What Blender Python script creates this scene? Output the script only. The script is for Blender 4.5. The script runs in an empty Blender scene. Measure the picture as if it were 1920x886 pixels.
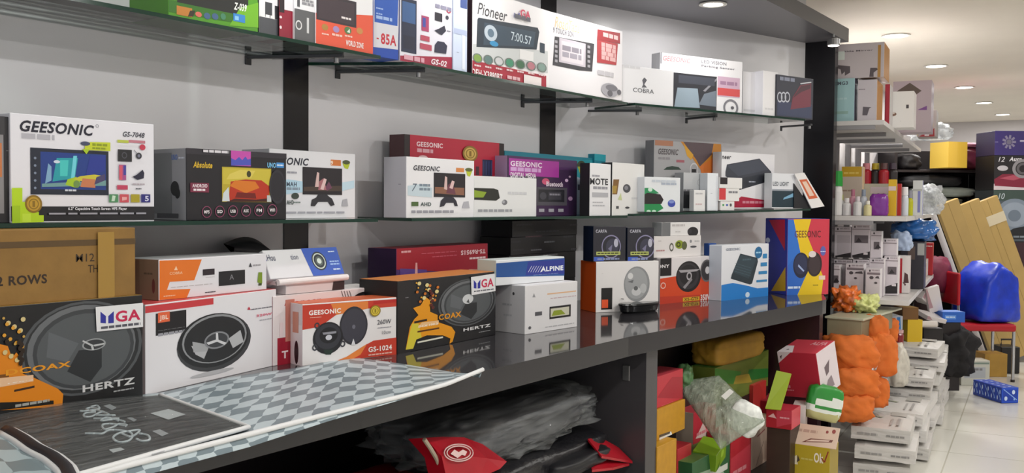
import bpy, bmesh, math, random
from mathutils import Vector, Matrix, noise
SC = bpy.context.scene
COL = SC.collection
# ------------------------------------------------------------------ camera
F = 1800.0; HC = 1.38
yaw = math.radians(34.6); pitch = math.atan((443-381)/F); roll = math.radians(0.45)
FW = Vector((math.cos(yaw)*math.cos(pitch), math.sin(yaw)*math.cos(pitch), -math.sin(pitch)))
_r = Vector((math.sin(yaw), -math.cos(yaw), 0.0)); _u = _r.cross(FW)
RT = _r*math.cos(roll) + _u*math.sin(roll)
UP = _u*math.cos(roll) - _r*math.sin(roll)
O = Vector((0, 0, HC))
cd = bpy.data.cameras.new('camera'); cam = bpy.data.objects.new('camera', cd); COL.objects.link(cam)
cd.sensor_width = 36.0; cd.lens = 36.0*F/1920.0; cd.clip_start = 0.05; cd.clip_end = 100
cam.matrix_world = Matrix(((RT.x, UP.x, -FW.x, O.x), (RT.y, UP.y, -FW.y, O.y), (RT.z, UP.z, -FW.z, O.z), (0, 0, 0, 1)))
SC.camera = cam
# ------------------------------------------------------------------ light and exposure
vs = SC.view_settings
vs.view_transform = 'Standard'; vs.look = 'None'; vs.exposure = 0.05; vs.gamma = 1.0; vs.use_curve_mapping = False
WORLD_STRENGTH = 0.9          # daylight through the open shop front behind the camera
AISLE_W = 21.0                # each recessed ceiling lamp over the aisle
SOFFIT_W = 2.4                # each recessed lamp in the display soffit
w = bpy.data.worlds.new('World'); SC.world = w; w.use_nodes = True
w.node_tree.nodes['Background'].inputs[0].default_value = (0.93, 0.96, 1.0, 1)
w.node_tree.nodes['Background'].inputs[1].default_value = WORLD_STRENGTH
# ------------------------------------------------------------------ pixel -> place
def ray(px, py): return FW*F + RT*(px-960) + UP*(443-py)
def G(px, py, z):
    d = ray(px, py); return O + d*((z-HC)/d.z)
def Y(px, py, y):
    d = ray(px, py); return O + d*(y/d.y)
def D(px, py, dep): return O + ray(px, py)*(dep/F)
def proj(p):
    v = Vector(p)-O; z = v.dot(FW); return 960+F*v.dot(RT)/z, 443-F*v.dot(UP)/z
def zrow(P, row):
    z = P.z
    for _ in range(6):
        x, y = proj((P.x, P.y, z)); dep = (Vector((P.x, P.y, z))-O).dot(FW)
        z += (y-row)*dep/F
    return z
def plane_hit(px, py, p0, n):
    d = ray(px, py); return O + d*((Vector(p0)-O).dot(n)/d.dot(n))
# ------------------------------------------------------------------ materials
def lin(c): return c/12.92 if c <= 0.04045 else ((c+0.055)/1.055)**2.4
def rgb(h):
    h = h.lstrip('#'); return tuple(lin(int(h[i:i+2], 16)/255) for i in (0, 2, 4))+(1.0,)
_M = {}
def M(h, rough=0.5, metal=0.0, var=0.0, scale=30.0, bump=0.0, spec=0.5, emit=0.0, name=None):
    k = (h, rough, metal, var, scale, bump, spec, emit)
    if k in _M: return _M[k]
    m = bpy.data.materials.new(name or ('ink_'+h.strip('#'))); m.use_nodes = True
    nt = m.node_tree; b = nt.nodes['Principled BSDF']; c = rgb(h)
    b.inputs['Base Color'].default_value = c; b.inputs['Roughness'].default_value = rough
    b.inputs['Metallic'].default_value = metal; b.inputs['Specular IOR Level'].default_value = spec
    if emit:
        b.inputs['Emission Color'].default_value = c; b.inputs['Emission Strength'].default_value = emit
    if var or bump:
        tc = nt.nodes.new('ShaderNodeTexCoord'); n = nt.nodes.new('ShaderNodeTexNoise')
        n.inputs['Scale'].default_value = scale; n.inputs['Detail'].default_value = 4
        nt.links.new(tc.outputs['Object'], n.inputs['Vector'])
        if var:
            r = nt.nodes.new('ShaderNodeValToRGB')
            r.color_ramp.elements[0].position = 0.3; r.color_ramp.elements[1].position = 0.7
            r.color_ramp.elements[0].color = tuple(x*(1-var) for x in c[:3])+(1,)
            r.color_ramp.elements[1].color = tuple(min(1, x*(1+var)) for x in c[:3])+(1,)
            nt.links.new(n.outputs['Fac'], r.inputs['Fac']); nt.links.new(r.outputs['Color'], b.inputs['Base Color'])
        if bump:
            bp = nt.nodes.new('ShaderNodeBump'); bp.inputs['Strength'].default_value = bump; bp.inputs['Distance'].default_value = 0.02
            nt.links.new(n.outputs['Fac'], bp.inputs['Height']); nt.links.new(bp.outputs['Normal'], b.inputs['Normal'])
    _M[k] = m
    return m
def film(name, tint, opac, rough=0.12, bump=0.6, scale=22, stretch=(1, 1, 1)):
    """thin clear plastic: see-through with a wrinkled gloss"""
    m = bpy.data.materials.new(name); m.use_nodes = True; nt = m.node_tree; nt.nodes.clear()
    out = nt.nodes.new('ShaderNodeOutputMaterial'); tr = nt.nodes.new('ShaderNodeBsdfTransparent')
    b = nt.nodes.new('ShaderNodeBsdfPrincipled'); mx = nt.nodes.new('ShaderNodeMixShader')
    tr.inputs[0].default_value = rgb('#f4f6f5'); b.inputs['Base Color'].default_value = rgb(tint)
    b.inputs['Roughness'].default_value = rough; b.inputs['Specular IOR Level'].default_value = 0.7
    tc = nt.nodes.new('ShaderNodeTexCoord'); mp = nt.nodes.new('ShaderNodeMapping'); mp.inputs['Scale'].default_value = stretch
    n = nt.nodes.new('ShaderNodeTexNoise'); n.inputs['Scale'].default_value = scale; n.inputs['Detail'].default_value = 5
    nt.links.new(tc.outputs['Object'], mp.inputs[0]); nt.links.new(mp.outputs[0], n.inputs['Vector'])
    bp = nt.nodes.new('ShaderNodeBump'); bp.inputs['Strength'].default_value = bump; bp.inputs['Distance'].default_value = 0.02
    nt.links.new(n.outputs['Fac'], bp.inputs['Height']); nt.links.new(bp.outputs['Normal'], b.inputs['Normal'])
    ra = nt.nodes.new('ShaderNodeMapRange'); ra.inputs[1].default_value = 0.3; ra.inputs[2].default_value = 0.75
    ra.inputs[3].default_value = opac*0.55; ra.inputs[4].default_value = min(1, opac*1.6)
    nt.links.new(n.outputs['Fac'], ra.inputs[0]); nt.links.new(ra.outputs[0], mx.inputs[0])
    nt.links.new(tr.outputs[0], mx.inputs[1]); nt.links.new(b.outputs[0], mx.inputs[2]); nt.links.new(mx.outputs[0], out.inputs[0])
    return m
def glass_mat(name, tint, refl=1.0):
    m = bpy.data.materials.new(name); m.use_nodes = True; nt = m.node_tree; nt.nodes.clear()
    out = nt.nodes.new('ShaderNodeOutputMaterial'); tr = nt.nodes.new('ShaderNodeBsdfTransparent')
    g = nt.nodes.new('ShaderNodeBsdfGlossy'); mx = nt.nodes.new('ShaderNodeMixShader'); fr = nt.nodes.new('ShaderNodeFresnel')
    tr.inputs[0].default_value = rgb(tint); g.inputs['Roughness'].default_value = 0.03; fr.inputs[0].default_value = 1.5
    nt.links.new(fr.outputs[0], mx.inputs[0]); nt.links.new(tr.outputs[0], mx.inputs[1]); nt.links.new(g.outputs[0], mx.inputs[2])
    nt.links.new(mx.outputs[0], out.inputs[0]); return m
# ------------------------------------------------------------------ mesh building
class MB:
    def __init__(s): s.v = []; s.f = []; s.k = []; s.m = []; s.uv = None; s.smooth = False
    def mi(s, mat):
        if mat not in s.m: s.m.append(mat)
        return s.m.index(mat)
    def add(s, verts, faces, mat):
        b = len(s.v); i = s.mi(mat); s.v += [tuple(v) for v in verts]
        for f in faces: s.f.append([b+j for j in f]); s.k.append(i)
    def bm(s, bm, mat=None, fn=None, T=None):
        b = len(s.v); bm.verts.index_update()
        s.v += [tuple(T @ v.co) if T else tuple(v.co) for v in bm.verts]
        for f in bm.faces:
            s.f.append([b+v.index for v in f.verts]); s.k.append(s.mi(fn(f) if fn else mat))
        bm.free()
    def box(s, x0, y0, z0, x1, y1, z1, mat, bev=0.0, fn=None, T=None, seg=1):
        bm = bmesh.new(); bmesh.ops.create_cube(bm, size=1.0)
        for v in bm.verts: v.co = Vector(((x0+x1)/2+v.co.x*(x1-x0), (y0+y1)/2+v.co.y*(y1-y0), (z0+z1)/2+v.co.z*(z1-z0)))
        if bev: bmesh.ops.bevel(bm, geom=bm.edges[:], offset=bev, segments=seg, affect='EDGES', profile=0.5)
        bm.normal_update(); s.bm(bm, mat, fn, T)
    def tube(s, pts, r, mat, n=8, closed=False, taper=None):
        P = [Vector(p) for p in pts]; rings = []
        for i, p in enumerate(P):
            a = P[i-1] if (i or closed) else p; c = P[(i+1) % len(P)] if (i < len(P)-1 or closed) else p
            t = (c-a).normalized(); q = Vector((0, 0, 1)) if abs(t.z) < 0.9 else Vector((1, 0, 0))
            u = t.cross(q).normalized(); w_ = t.cross(u); rr = taper[i] if taper else r
            rings.append([p+u*rr*math.cos(2*math.pi*j/n)+w_*rr*math.sin(2*math.pi*j/n) for j in range(n)])
        vv = [v for rg in rings for v in rg]; L = len(P); ff = []
        for i in range(L if closed else L-1):
            for j in range(n):
                a, b = i*n+j, i*n+(j+1) % n; c, d = ((i+1) % L)*n+(j+1) % n, ((i+1) % L)*n+j
                ff.append((a, b, c, d))
        if not closed: ff += [tuple(range(n))[::-1], tuple((L-1)*n+j for j in range(n))]
        s.add(vv, ff, mat)
    def lathe(s, prof, mat, n=20, T=None):
        vv = []; ff = []
        for r, z in prof:
            for j in range(n):
                v = Vector((r*math.cos(2*math.pi*j/n), r*math.sin(2*math.pi*j/n), z)); vv.append(T @ v if T else v)
        for i in range(len(prof)-1):
            for j in range(n): ff.append((i*n+j, i*n+(j+1) % n, (i+1)*n+(j+1) % n, (i+1)*n+j))
        ff += [tuple(range(n))[::-1], tuple((len(prof)-1)*n+j for j in range(n))]
        s.add(vv, ff, mat)
    def build(s, name, parent=None, loc=None, rot=None, smooth=None):
        me = bpy.data.meshes.new(name); me.from_pydata(s.v, [], s.f)
        for m in s.m: me.materials.append(m)
        me.polygons.foreach_set('material_index', s.k)
        if s.smooth if smooth is None else smooth: me.polygons.foreach_set('use_smooth', [True]*len(me.polygons))
        if s.uv:
            l = me.uv_layers.new(name='UVMap')
            for lp in me.loops: l.data[lp.index].uv = s.uv[lp.vertex_index]
        me.update(); o = bpy.data.objects.new(name, me); COL.objects.link(o)
        if parent: o.parent = parent
        if loc is not None: o.location = loc
        if rot is not None: o.rotation_euler = rot
        return o
def tag(o, label=None, cat=None, group=None, kind=None):
    if label: o['label'] = label
    if cat: o['category'] = cat
    if group: o['group'] = group
    if kind: o['kind'] = kind
    return o
def empty(name, loc, rot=(0, 0, 0)):
    o = bpy.data.objects.new(name, None); COL.objects.link(o); o.location = loc; o.rotation_euler = rot; o.empty_display_size = 0.05
    return o
def copy_tree(o, parent=None):
    c = o.copy(); COL.objects.link(c); c.parent = parent
    for ch in list(o.children): copy_tree(ch, c)
    return c
_T = {}
def text_geo(s, bold, ital):
    k = (s, bold, ital)
    if k not in _T:
        cu = bpy.data.curves.new('lettering', 'FONT'); cu.body = s; cu.resolution_u = 3; cu.space_character = 1.1 if bold else 1.0
        cu.offset = 0.030 if bold else 0.004; cu.shear = 0.25 if ital else 0
        ob = bpy.data.objects.new('lettering', cu); me = bpy.data.meshes.new_from_object(ob)
        vv = [(v.co.x, v.co.y) for v in me.vertices]; ff = [tuple(p.vertices) for p in me.polygons]
        bpy.data.objects.remove(ob); bpy.data.meshes.remove(me); bpy.data.curves.remove(cu)
        x0 = min(v[0] for v in vv); x1 = max(v[0] for v in vv); y0 = min(v[1] for v in vv); y1 = max(v[1] for v in vv)
        _T[k] = ([((x-x0)/(x1-x0), (y-y0)/max(1e-6, y1-y0)) for x, y in vv], ff)
    return _T[k]
RND = random.Random(4)
def ink(c): return c if not isinstance(c, str) else M(c, 0.42)
class Art:
    """prints on one face: conv turns a picture/face coordinate into (u, v) metres, place turns (u, v, lift) into a local point"""
    def __init__(s, mb, conv, place, W, H, k0=0): s.mb = mb; s.conv = conv; s.place = place; s.W = W; s.H = H; s.k = k0
    def put(s, uvs, faces, c):
        s.k += 1; e = 0.0004+0.00007*s.k
        W, H = s.W, s.H
        s.mb.add([s.place(min(max(u, 0.0), W), min(max(v, 0.0), H), e) for u, v in uvs], faces, ink(c))
    def run(s, ops):
        for op in ops:
            t = op[0]
            if t == 'r':
                u0, v0 = s.conv(op[1], op[2]); u1, v1 = s.conv(op[3], op[4])
                s.put([(u0, v0), (u1, v0), (u1, v1), (u0, v1)], [(0, 1, 2, 3)] if (u1-u0)*(v1-v0) > 0 else [(0, 3, 2, 1)], op[5])
            elif t == 'p':
                q = [s.conv(*p) for p in op[1]]
                a = sum(q[i][0]*q[(i+1) % len(q)][1]-q[(i+1) % len(q)][0]*q[i][1] for i in range(len(q)))
                s.put(q, [tuple(range(len(q)))] if a > 0 else [tuple(range(len(q)))[::-1]], op[2])
            elif t in 'eo':
                cx, cy = s.conv(op[1], op[2]); ax = s.conv(op[1]+op[3], op[2]); ay = s.conv(op[1], op[2]-op[4])
                ru = abs(ax[0]-cx); rv = abs(ay[1]-cy); n = 28
                ring = [(cx+ru*math.cos(2*math.pi*i/n), cy+rv*math.sin(2*math.pi*i/n)) for i in range(n)]
                if t == 'e': s.put(ring, [tuple(range(n))], op[5])
                else:
                    q = op[5]; inn = [(cx+(x-cx)*q, cy+(y-cy)*q) for x, y in ring]
                    s.put(ring+inn, [(i, (i+1) % n, n+(i+1) % n, n+i) for i in range(n)], op[6])
            elif t == 'l':
                a = Vector(s.conv(op[1], op[2])); b = Vector(s.conv(op[3], op[4])); d = (b-a)
                nn = Vector((-d.y, d.x)).normalized()*op[5]/2
                s.put([a-nn, b-nn, b+nn, a+nn], [(0, 1, 2, 3)], op[6])
            elif t == 't':
                u0, v0 = s.conv(op[2], op[3]); u1, v1 = s.conv(op[4], op[5]); st = op[7] if len(op) > 7 else ''
                vv, ff = text_geo(op[1], 'b' in st, 'i' in st)
                if 'u' in st: vv = [(1-x, 1-y) for x, y in vv]
                if 'v' in st: vv = [(1-y, x) for x, y in vv]
                s.put([(u0+(u1-u0)*x, v0+(v1-v0)*y) for x, y in vv], ff, op[6])
            elif t == 'k':      # a line of print too small to read
                u0, v0 = s.conv(op[1], op[2]); u1, v1 = s.conv(op[3], op[4]); u = u0; q = []; f = []
                if abs(v1-v0) > .15*abs(u1-u0): vm = (v0+v1)/2; hv = .075*abs(u1-u0); v0, v1 = vm-hv, vm+hv
                while u < u1:
                    b = min(u1, u+max((u1-u0)*RND.uniform(.08, .2), abs(v1-v0)*RND.uniform(1.5, 3))); n = len(q)
                    q += [(u, v0), (b, v0), (b, v1), (u, v1)]; f.append((n, n+1, n+2, n+3)); u = b+max((u1-u0)*.025, abs(v1-v0)*.35)
                s.put(q, f, op[5])
def seal(x, y, r, c1='#8a6a1a', c2='#c9a93a'): return [('e', x, y, r, r*1.05, c1), ('e', x, y, r*.78, r*.82, c2), ('o', x, y, r*.6, r*.63, .8, c1), ('t', '1', x-r*.15, y+r*.35, x+r*.15, y-r*.35, c1, 'b')]
def shop_logo(x0, y0, x1, y1):
    w_ = x1-x0; h = y1-y0; X = lambda a: x0+w_*a; Yy = lambda b, a=0: y0+h*b
    return [('p', [(X(.07), Yy(.26)), (X(.19), Yy(.45)), (X(.19), Yy(.76)), (X(.07), Yy(.74))], '#2b2f9a'), ('p', [(X(.36), Yy(.24)), (X(.24), Yy(.45)), (X(.24), Yy(.76)), (X(.36), Yy(.74))], '#2b2f9a'),
            ('t', 'GA', X(.4), Yy(.72), X(.94), Yy(.14), '#c8204e', 'b'), ('k', X(.08), Yy(.9), X(.94), Yy(.82), '#555560')]
def BOX(name, label, cat, A, B, z, h, d, skin, art=None, left=None, top=None, group=None, sticker=None, flap=None, bev=0.0012, right=None, row=None, back=None, children=None, lean=0.0):
    """a carton: A, B are the front lower corners in the room; h may come from a picture row at A"""
    A = Vector((A[0], A[1], z)); B = Vector((B[0], B[1], z)); ux = (B-A); W = ux.length; ang = math.atan2(ux.y, ux.x); ux.normalize()
    if row is not None: h = zrow(A, row)-z
    nb = Vector((-ux.y, ux.x, 0))
    sk = skin if isinstance(skin, dict) else {'F': skin}
    mats = {k: ink(c) for k, c in sk.items()}
    def fn(f):
        n = f.normal
        k = 'F' if n.y < -.6 else 'L' if n.x < -.6 else 'T' if n.z > .6 else 'R' if n.x > .6 else 'F'
        return mats.get(k, mats['F'])
    mb = MB(); mb.box(0, 0, 0, W, d, h, None, bev, fn)
    def cF(px, py):
        p = plane_hit(px, py, A, nb); return (p-A).dot(ux), p.z-z
    def cL(px, py):
        p = plane_hit(px, py, A, ux); return d-(p-A).dot(nb), p.z-z
    def cT(px, py):
        p = G(px, py, z+h); return (p-A).dot(ux), (p-A).dot(nb)
    pF = lambda u, v, e: (u, -e, v); pL = lambda u, v, e: (-e, d-u, v); pT = lambda u, v, e: (u, v, h+e)
    if art: Art(mb, cF, pF, W, h).run(art)
    if left: Art(mb, cL, pL, d, h).run(left)
    if top: Art(mb, cT, pT, W, d).run(top)
    o = mb.build(name, None, A, (0, 0, ang)); tag(o, label, cat, group)
    if flap:
        t = MB(); t.box(0.002, 0.001, h-0.0005, W-0.002, d*0.97, h+0.0009, ink(flap)); t.build('top_flap', o)
    for nm, lb, ops in (sticker or []):
        t = MB(); Art(t, cF, pF, W, h, 60).run(ops); s_ = t.build(nm, o); s_['label'] = lb
    return o
def UVBOX(name, label, cat, c, size, rot, skin, art=None, group=None, faces=None, bev=0.0015, parts=None):
    """a carton in any pose, c the centre; art in 0..1 face coordinates"""
    W, d, h = size; sk = skin if isinstance(skin, dict) else {'F': skin}; mats = {k: ink(v) for k, v in sk.items()}
    def fn(f):
        n = f.normal
        k = 'F' if n.y < -.6 else 'L' if n.x < -.6 else 'T' if n.z > .6 else 'R' if n.x > .6 else 'F'
        return mats.get(k, mats['F'])
    mb = MB(); mb.box(-W/2, -d/2, -h/2, W/2, d/2, h/2, None, bev, fn)
    for k, ops in (art or {}).items():
        if k == 'F': Art(mb, lambda a, b: (a*W, b*h), lambda u, v, e: (u-W/2, -d/2-e, v-h/2), W, h).run(ops)
        if k == 'L': Art(mb, lambda a, b: (a*d, b*h), lambda u, v, e: (-W/2-e, d/2-u, v-h/2), d, h).run(ops)
        if k == 'R': Art(mb, lambda a, b: (a*d, b*h), lambda u, v, e: (W/2+e, u-d/2, v-h/2), d, h).run(ops)
        if k == 'T': Art(mb, lambda a, b: (a*W, b*d), lambda u, v, e: (u-W/2, v-d/2, h/2+e), W, d).run(ops)
    o = mb.build(name, None, c, rot); return tag(o, label, cat, group)
def soft_geo(size, seed, amp=0.1, n=10, puff=2.6, freq=2.2, folds=0.0, flat=True, neck=None):
    """a stuffed, creased parcel: a cushion-like block with noise folds, standing on z = 0"""
    W, d, h = size; bm = bmesh.new(); bmesh.ops.create_cube(bm, size=2.0)
    bmesh.ops.subdivide_edges(bm, edges=bm.edges[:], cuts=n, use_grid_fill=True)
    for v in bm.verts:
        p = v.co.copy(); q = (abs(p.x)**puff+abs(p.y)**puff+abs(p.z)**puff)**(1/puff); p = p/q
        m = max(abs(p.x), abs(p.y), abs(p.z))
        k = noise.fractal(p*freq+Vector((seed*7.1, seed*3.3, 0)), 1.0, 2.0, 4)*amp
        if folds: k += folds*(abs(noise.noise(Vector((p.x*5+seed, p.y*2, p.z*5))))-.25)
        p = p*(1+k)
        if neck and p.z > neck: p.x *= max(.25, 1-(p.z-neck)*1.6); p.y *= max(.25, 1-(p.z-neck)*1.6)
        if flat and p.z < -0.86: p.z = -0.86-(p.z+.86)*0.02
        v.co = Vector((p.x*W/2, p.y*d/2, (p.z+0.87)*h/1.87))
    bm.normal_update(); return bm
def SOFT(name, label, cat, loc, size, mat, rot=(0, 0, 0), seed=1, group=None, parent=None, **kw):
    mb = MB(); mb.bm(soft_geo(size, seed, **kw), mat); mb.smooth = True
    o = mb.build(name, parent, loc, rot)
    if label: tag(o, label, cat, group)
    return o
# ------------------------------------------------------------------ the room
CT = 0.93; TP = 1.83; MD = 1.33; YW = 2.32; YF = 2.02; CE = 2.60
def struct(name, mb, **k): return tag(mb.build(name, **k), kind='structure')
def tile_mat():
    m = bpy.data.materials.new('floor_tiles'); m.use_nodes = True; nt = m.node_tree; b = nt.nodes['Principled BSDF']
    tc = nt.nodes.new('ShaderNodeTexCoord'); mp = nt.nodes.new('ShaderNodeMapping'); mp.inputs['Rotation'].default_value = (0, 0, math.radians(-6)); mp.inputs['Location'].default_value = (.11, .2, 0)
    br = nt.nodes.new('ShaderNodeTexBrick'); br.offset = 0; br.inputs['Scale'].default_value = 1.0
    br.inputs['Brick Width'].default_value = 0.6; br.inputs['Row Height'].default_value = 0.6; br.inputs['Mortar Size'].default_value = 0.004
    br.inputs['Color1'].default_value = rgb('#d9d7ce'); br.inputs['Color2'].default_value = rgb('#d5d3ca'); br.inputs['Mortar'].default_value = rgb('#b4b1a2')
    nt.links.new(tc.outputs['Object'], mp.inputs[0]); nt.links.new(mp.outputs[0], br.inputs['Vector']); nt.links.new(br.outputs['Color'], b.inputs['Base Color'])
    b.inputs['Roughness'].default_value = 0.22; return m
def lam_mat():
    m = bpy.data.materials.new('white_laminate'); m.use_nodes = True; nt = m.node_tree; b = nt.nodes['Principled BSDF']
    tc = nt.nodes.new('ShaderNodeTexCoord'); n = nt.nodes.new('ShaderNodeTexNoise'); n.inputs['Scale'].default_value = 3.0
    r = nt.nodes.new('ShaderNodeValToRGB'); r.color_ramp.elements[0].color = rgb('#d6d5d9'); r.color_ramp.elements[1].color = rgb('#dedde0')
    nt.links.new(tc.outputs['Object'], n.inputs['Vector']); nt.links.new(n.outputs['Fac'], r.inputs['Fac']); nt.links.new(r.outputs['Color'], b.inputs['Base Color'])
    b.inputs['Roughness'].default_value = 0.28; return m
LAM = lam_mat(); BLACKLAM = M('#17161a', 0.18, name='black_laminate'); PLASTER = M('#e4ded2', 0.8, var=.03, scale=2, name='ceiling_paint')
WALLP = M('#c9c5c6', 0.7, var=.03, scale=2, name='wall_paint'); STEEL = M('#8f8f90', 0.35, 0.8, name='brushed_steel'); DKMETAL = M('#4c4d50', 0.4, 0.5, name='grey_metal')
SOFG = M('#6e6d73', 0.35, var=.05, scale=2, name='soffit_laminate')
mb = MB(); mb.box(-3, -3.4, -.08, 15.2, 3.6, 0, tile_mat()); struct('floor', mb)
mb = MB(); mb.box(-3, -3.4, CE, 15.2, 3.6, CE+.1, PLASTER); struct('ceiling', mb)
mb = MB(); mb.box(-3, -3.5, 0, 15.2, -3.4, CE, WALLP); struct('wall_right', mb)
mb = MB(); mb.box(15.1, -3.4, 0, 15.2, 3.6, CE, WALLP); struct('wall_far', mb)
def wall_strip(name, pts, mat, th=.08):
    mb = MB(); a = [Vector((x, y, 0)) for x, y in pts]; q = []
    for i, p in enumerate(a):
        dr = (a[min(i+1, len(a)-1)]-a[max(i-1, 0)]).normalized(); q.append(p+Vector((-dr.y, dr.x, 0))*th)
    for i in range(len(a)-1):
        v = [a[i], a[i+1], q[i+1], q[i]]; u = [x+Vector((0, 0, CE)) for x in v]
        mb.add(v+u, [(0, 1, 2, 3)[::-1], (4, 5, 6, 7), (0, 1, 5, 4), (1, 2, 6, 5), (2, 3, 7, 6), (3, 0, 4, 7)], mat)
    return struct(name, mb)
wall_strip('wall_left', [(-3, YW), (3.75, YW), (5.50, 1.765)], LAM)
wall_strip('wall_left_rear', [(5.58, 1.87), (15.1, 1.87+.139*9.5)], WALLP)
# black strips between the laminate panels
for i, (x0, x1) in enumerate(((2.088, 2.192), (3.572, 3.697))):
    mb = MB(); mb.box(x0, YW-.004, CT+.002, x1, YW, 2.34, BLACKLAM); struct('trim_%d' % (i+1), mb)
# end panel of the display and its soffit
mb = MB(); mb.box(5.50, 1.595, 0, 5.56, 1.87, 2.40, BLACKLAM, .002); struct('end_partition', mb)
mb = MB()
mb.add([(-3, 1.55, 2.31), (5.22, 1.55, 2.31), (5.60, 1.55, 2.31), (5.60, 1.74, 2.31), (3.75, YW, 2.31), (-3, YW, 2.31)] +
       [(-3, 1.55, 2.385), (5.22, 1.55, 2.385), (5.60, 1.55, 2.385), (5.60, 1.74, 2.385), (3.75, YW, 2.385), (-3, YW, 2.385)],
       [(5, 4, 3, 2, 1, 0), (6, 7, 8, 9, 10, 11)], SOFG)
mb.add([(-3, 1.55, 2.31), (5.60, 1.55, 2.31), (5.60, 1.74, 2.31), (-3, 1.55, 2.385), (5.60, 1.55, 2.385), (5.60, 1.74, 2.385)], [(0, 1, 4, 3), (1, 2, 5, 4)], M('#46464c', .35, name='grey_edge'))
struct('soffit_beam', mb)
# ------------------------------------------------------------------ recessed lamps
LAMP = M('#fff6e8', .5, emit=14.0, name='lamp_diffuser'); RING = M('#e8e6e0', .4, name='lamp_ring')
def lamp(name, label, group, loc, power, size=.13, r=.085, color=(1, .985, .96)):
    mb = MB(); mb.lathe([(r, 0), (r+.014, -.004), (r+.014, -.008), (r-.004, -.008), (r-.006, -.002)], RING, 24); o = mb.build('%s' % name, None, loc); tag(o, label, 'light', group)
    t = MB(); t.lathe([(.001, -.005), (r-.006, -.005), (r-.006, -.003), (.001, -.003)], LAMP, 24); t.build('diffuser', o)
    l = bpy.data.lights.new('lamp_glow', 'AREA'); l.shape = 'DISK'; l.size = size; l.energy = power; l.color = color
    lo = bpy.data.objects.new('lamp_glow', l); COL.objects.link(lo); lo.location = (loc[0], loc[1], loc[2]-.012)
    return o
ROW = [G(1680, 66, CE), G(1755, 123, CE), G(1808, 163, CE), G(1845, 192, CE), G(1880, 214, CE)]
ORD = ['largest and closest', 'second', 'third', 'fourth', 'farthest and smallest']
for p, q in zip(ROW, ORD):
    lamp('ceiling_downlight', 'round white recessed ceiling lamp, %s in the row over the aisle' % q, 'recessed ceiling lamps', (p.x, p.y, CE), AISLE_W)
for x, y in ((5.3, -.4), (3.5, -.2), (1.7, -.2), (-.1, -.2), (7.2, -.9), (9.6, -.8), (12, -.7), (3.4, -1.9), (.6, -1.9)):
    lamp('ceiling_downlight', 'round white recessed ceiling lamp outside the photograph', 'recessed ceiling lamps over the walkway', (x, y, CE), AISLE_W)
for x in (.9, 1.75, 2.6, 3.4, 4.2):
    lamp('soffit_spot', 'small recessed lamp under the grey display soffit', 'small lamps in the soffit', (x, 1.86 if x < 4 else 1.78, 2.31), SOFFIT_W, .08, .05)
p = D(1563, 77, 5.2); mb = MB(); T = Matrix.Translation(p)
mb.lathe([(.012, .02), (.032, .012), (.034, -.02), (.03, -.024)], STEEL, 16, T); o = tag(mb.build('spot_lamp'), 'small bright metal spot lamp beside the black end panel', 'light')
t = MB(); t.lathe([(.001, -.026), (.028, -.026), (.028, -.0225), (.001, -.0225)], LAMP, 16, T); t.build('diffuser', o)
t = MB(); t.tube([p+Vector((0, 0, .02)), (p.x, p.y, 2.31)], .006, STEEL); t.build('stem', o)
# ------------------------------------------------------------------ glass shelves and brackets
GL = glass_mat('shelf_glass', '#dfeae5'); GE = M('#12352b', .12, name='glass_cut_edge')
def shelf(label, pts, z, th=.010):
    """pts: front-left, front-right, back-right, back-left (x, y[, dz])"""
    mb = MB(); n = len(pts); dz = [p[2] if len(p) > 2 else 0 for p in pts]
    v = [(p[0], p[1], z-th+k) for p, k in zip(pts, dz)]+[(p[0], p[1], z+k) for p, k in zip(pts, dz)]
    mb.add(v, [(3, 2, 1, 0), (4, 5, 6, 7)], GL); o = mb.build('glass_shelf'); tag(o, label, 'shelf', 'glass wall shelves')
    e = MB(); w_ = .0006
    e.add(v, [(0, 1, 5, 4), (1, 2, 6, 5), (3, 0, 4, 7)], GE); k = e.build('polished_edge', o); k['label'] = 'dark green cut glass edge'
    return o
S3A = Vector((3.83, 1.985, 0)); S3B = Vector((4.98, 1.592, 0)); d3 = (S3B-S3A).normalized(); n3 = Vector((-d3.y, d3.x, 0))
q3 = lambda p, o_=0: (p+n3*o_)
shelf('upper glass shelf at the near end, under the green radio box', [(-1, YF), (2.21, YF), (2.04, 2.316), (-1, 2.316)], TP)
shelf('middle length of upper glass shelf, under the black and white stereo box', [(2.365, YF), (3.80, YF-.015), (3.80, 2.316), (2.19, 2.316)], TP)
a, b = q3(S3A, .27), q3(S3B, .24)
shelf('upper glass shelf ending at the black end panel, under small white boxes', [S3A[:2], S3B[:2], b[:2], a[:2]], TP)
shelf('middle glass shelf at the near end, under the large white stereo box', [(-1, YF), (2.20, YF), (2.20, 2.316), (-1, 2.316)], MD)
shelf('middle glass shelf carrying the red and purple boxes', [(2.36, YF), (3.82, YF-.01), (3.82, 2.316), (2.42, 2.316)], MD)
DZ = .035
shelf('middle glass shelf ending at the black end panel, under the amplifier box', [(*S3A[:2], .008), (*(S3B+d3*.06)[:2], DZ), (*(b+d3*.06)[:2], DZ), (*a[:2], .008)], MD)
def bracket(x, y, vec, z, label):
    mb = MB(); L = Vector(vec); mb.box(-.011, -.004, -.038, .011, .002, -.0105, DKMETAL, .001)
    ang = math.atan2(L.y, L.x); T = Matrix.Rotation(ang, 4, 'Z'); o = mb.build('shelf_bracket', None, (x, y, z)); tag(o, label, 'bracket', 'metal shelf brackets')
    t = MB(); t.box(0, -.008, -.020, L.length, .008, -.0105, DKMETAL, .001, T=T); t.build('support_arm', o)
    c = MB(); c.tube([(L.x*.93, L.y*.93, -.021), (L.x*.93, L.y*.93, -.036)], .008, STEEL, 10); c.build('clamp_screw', o)
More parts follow.
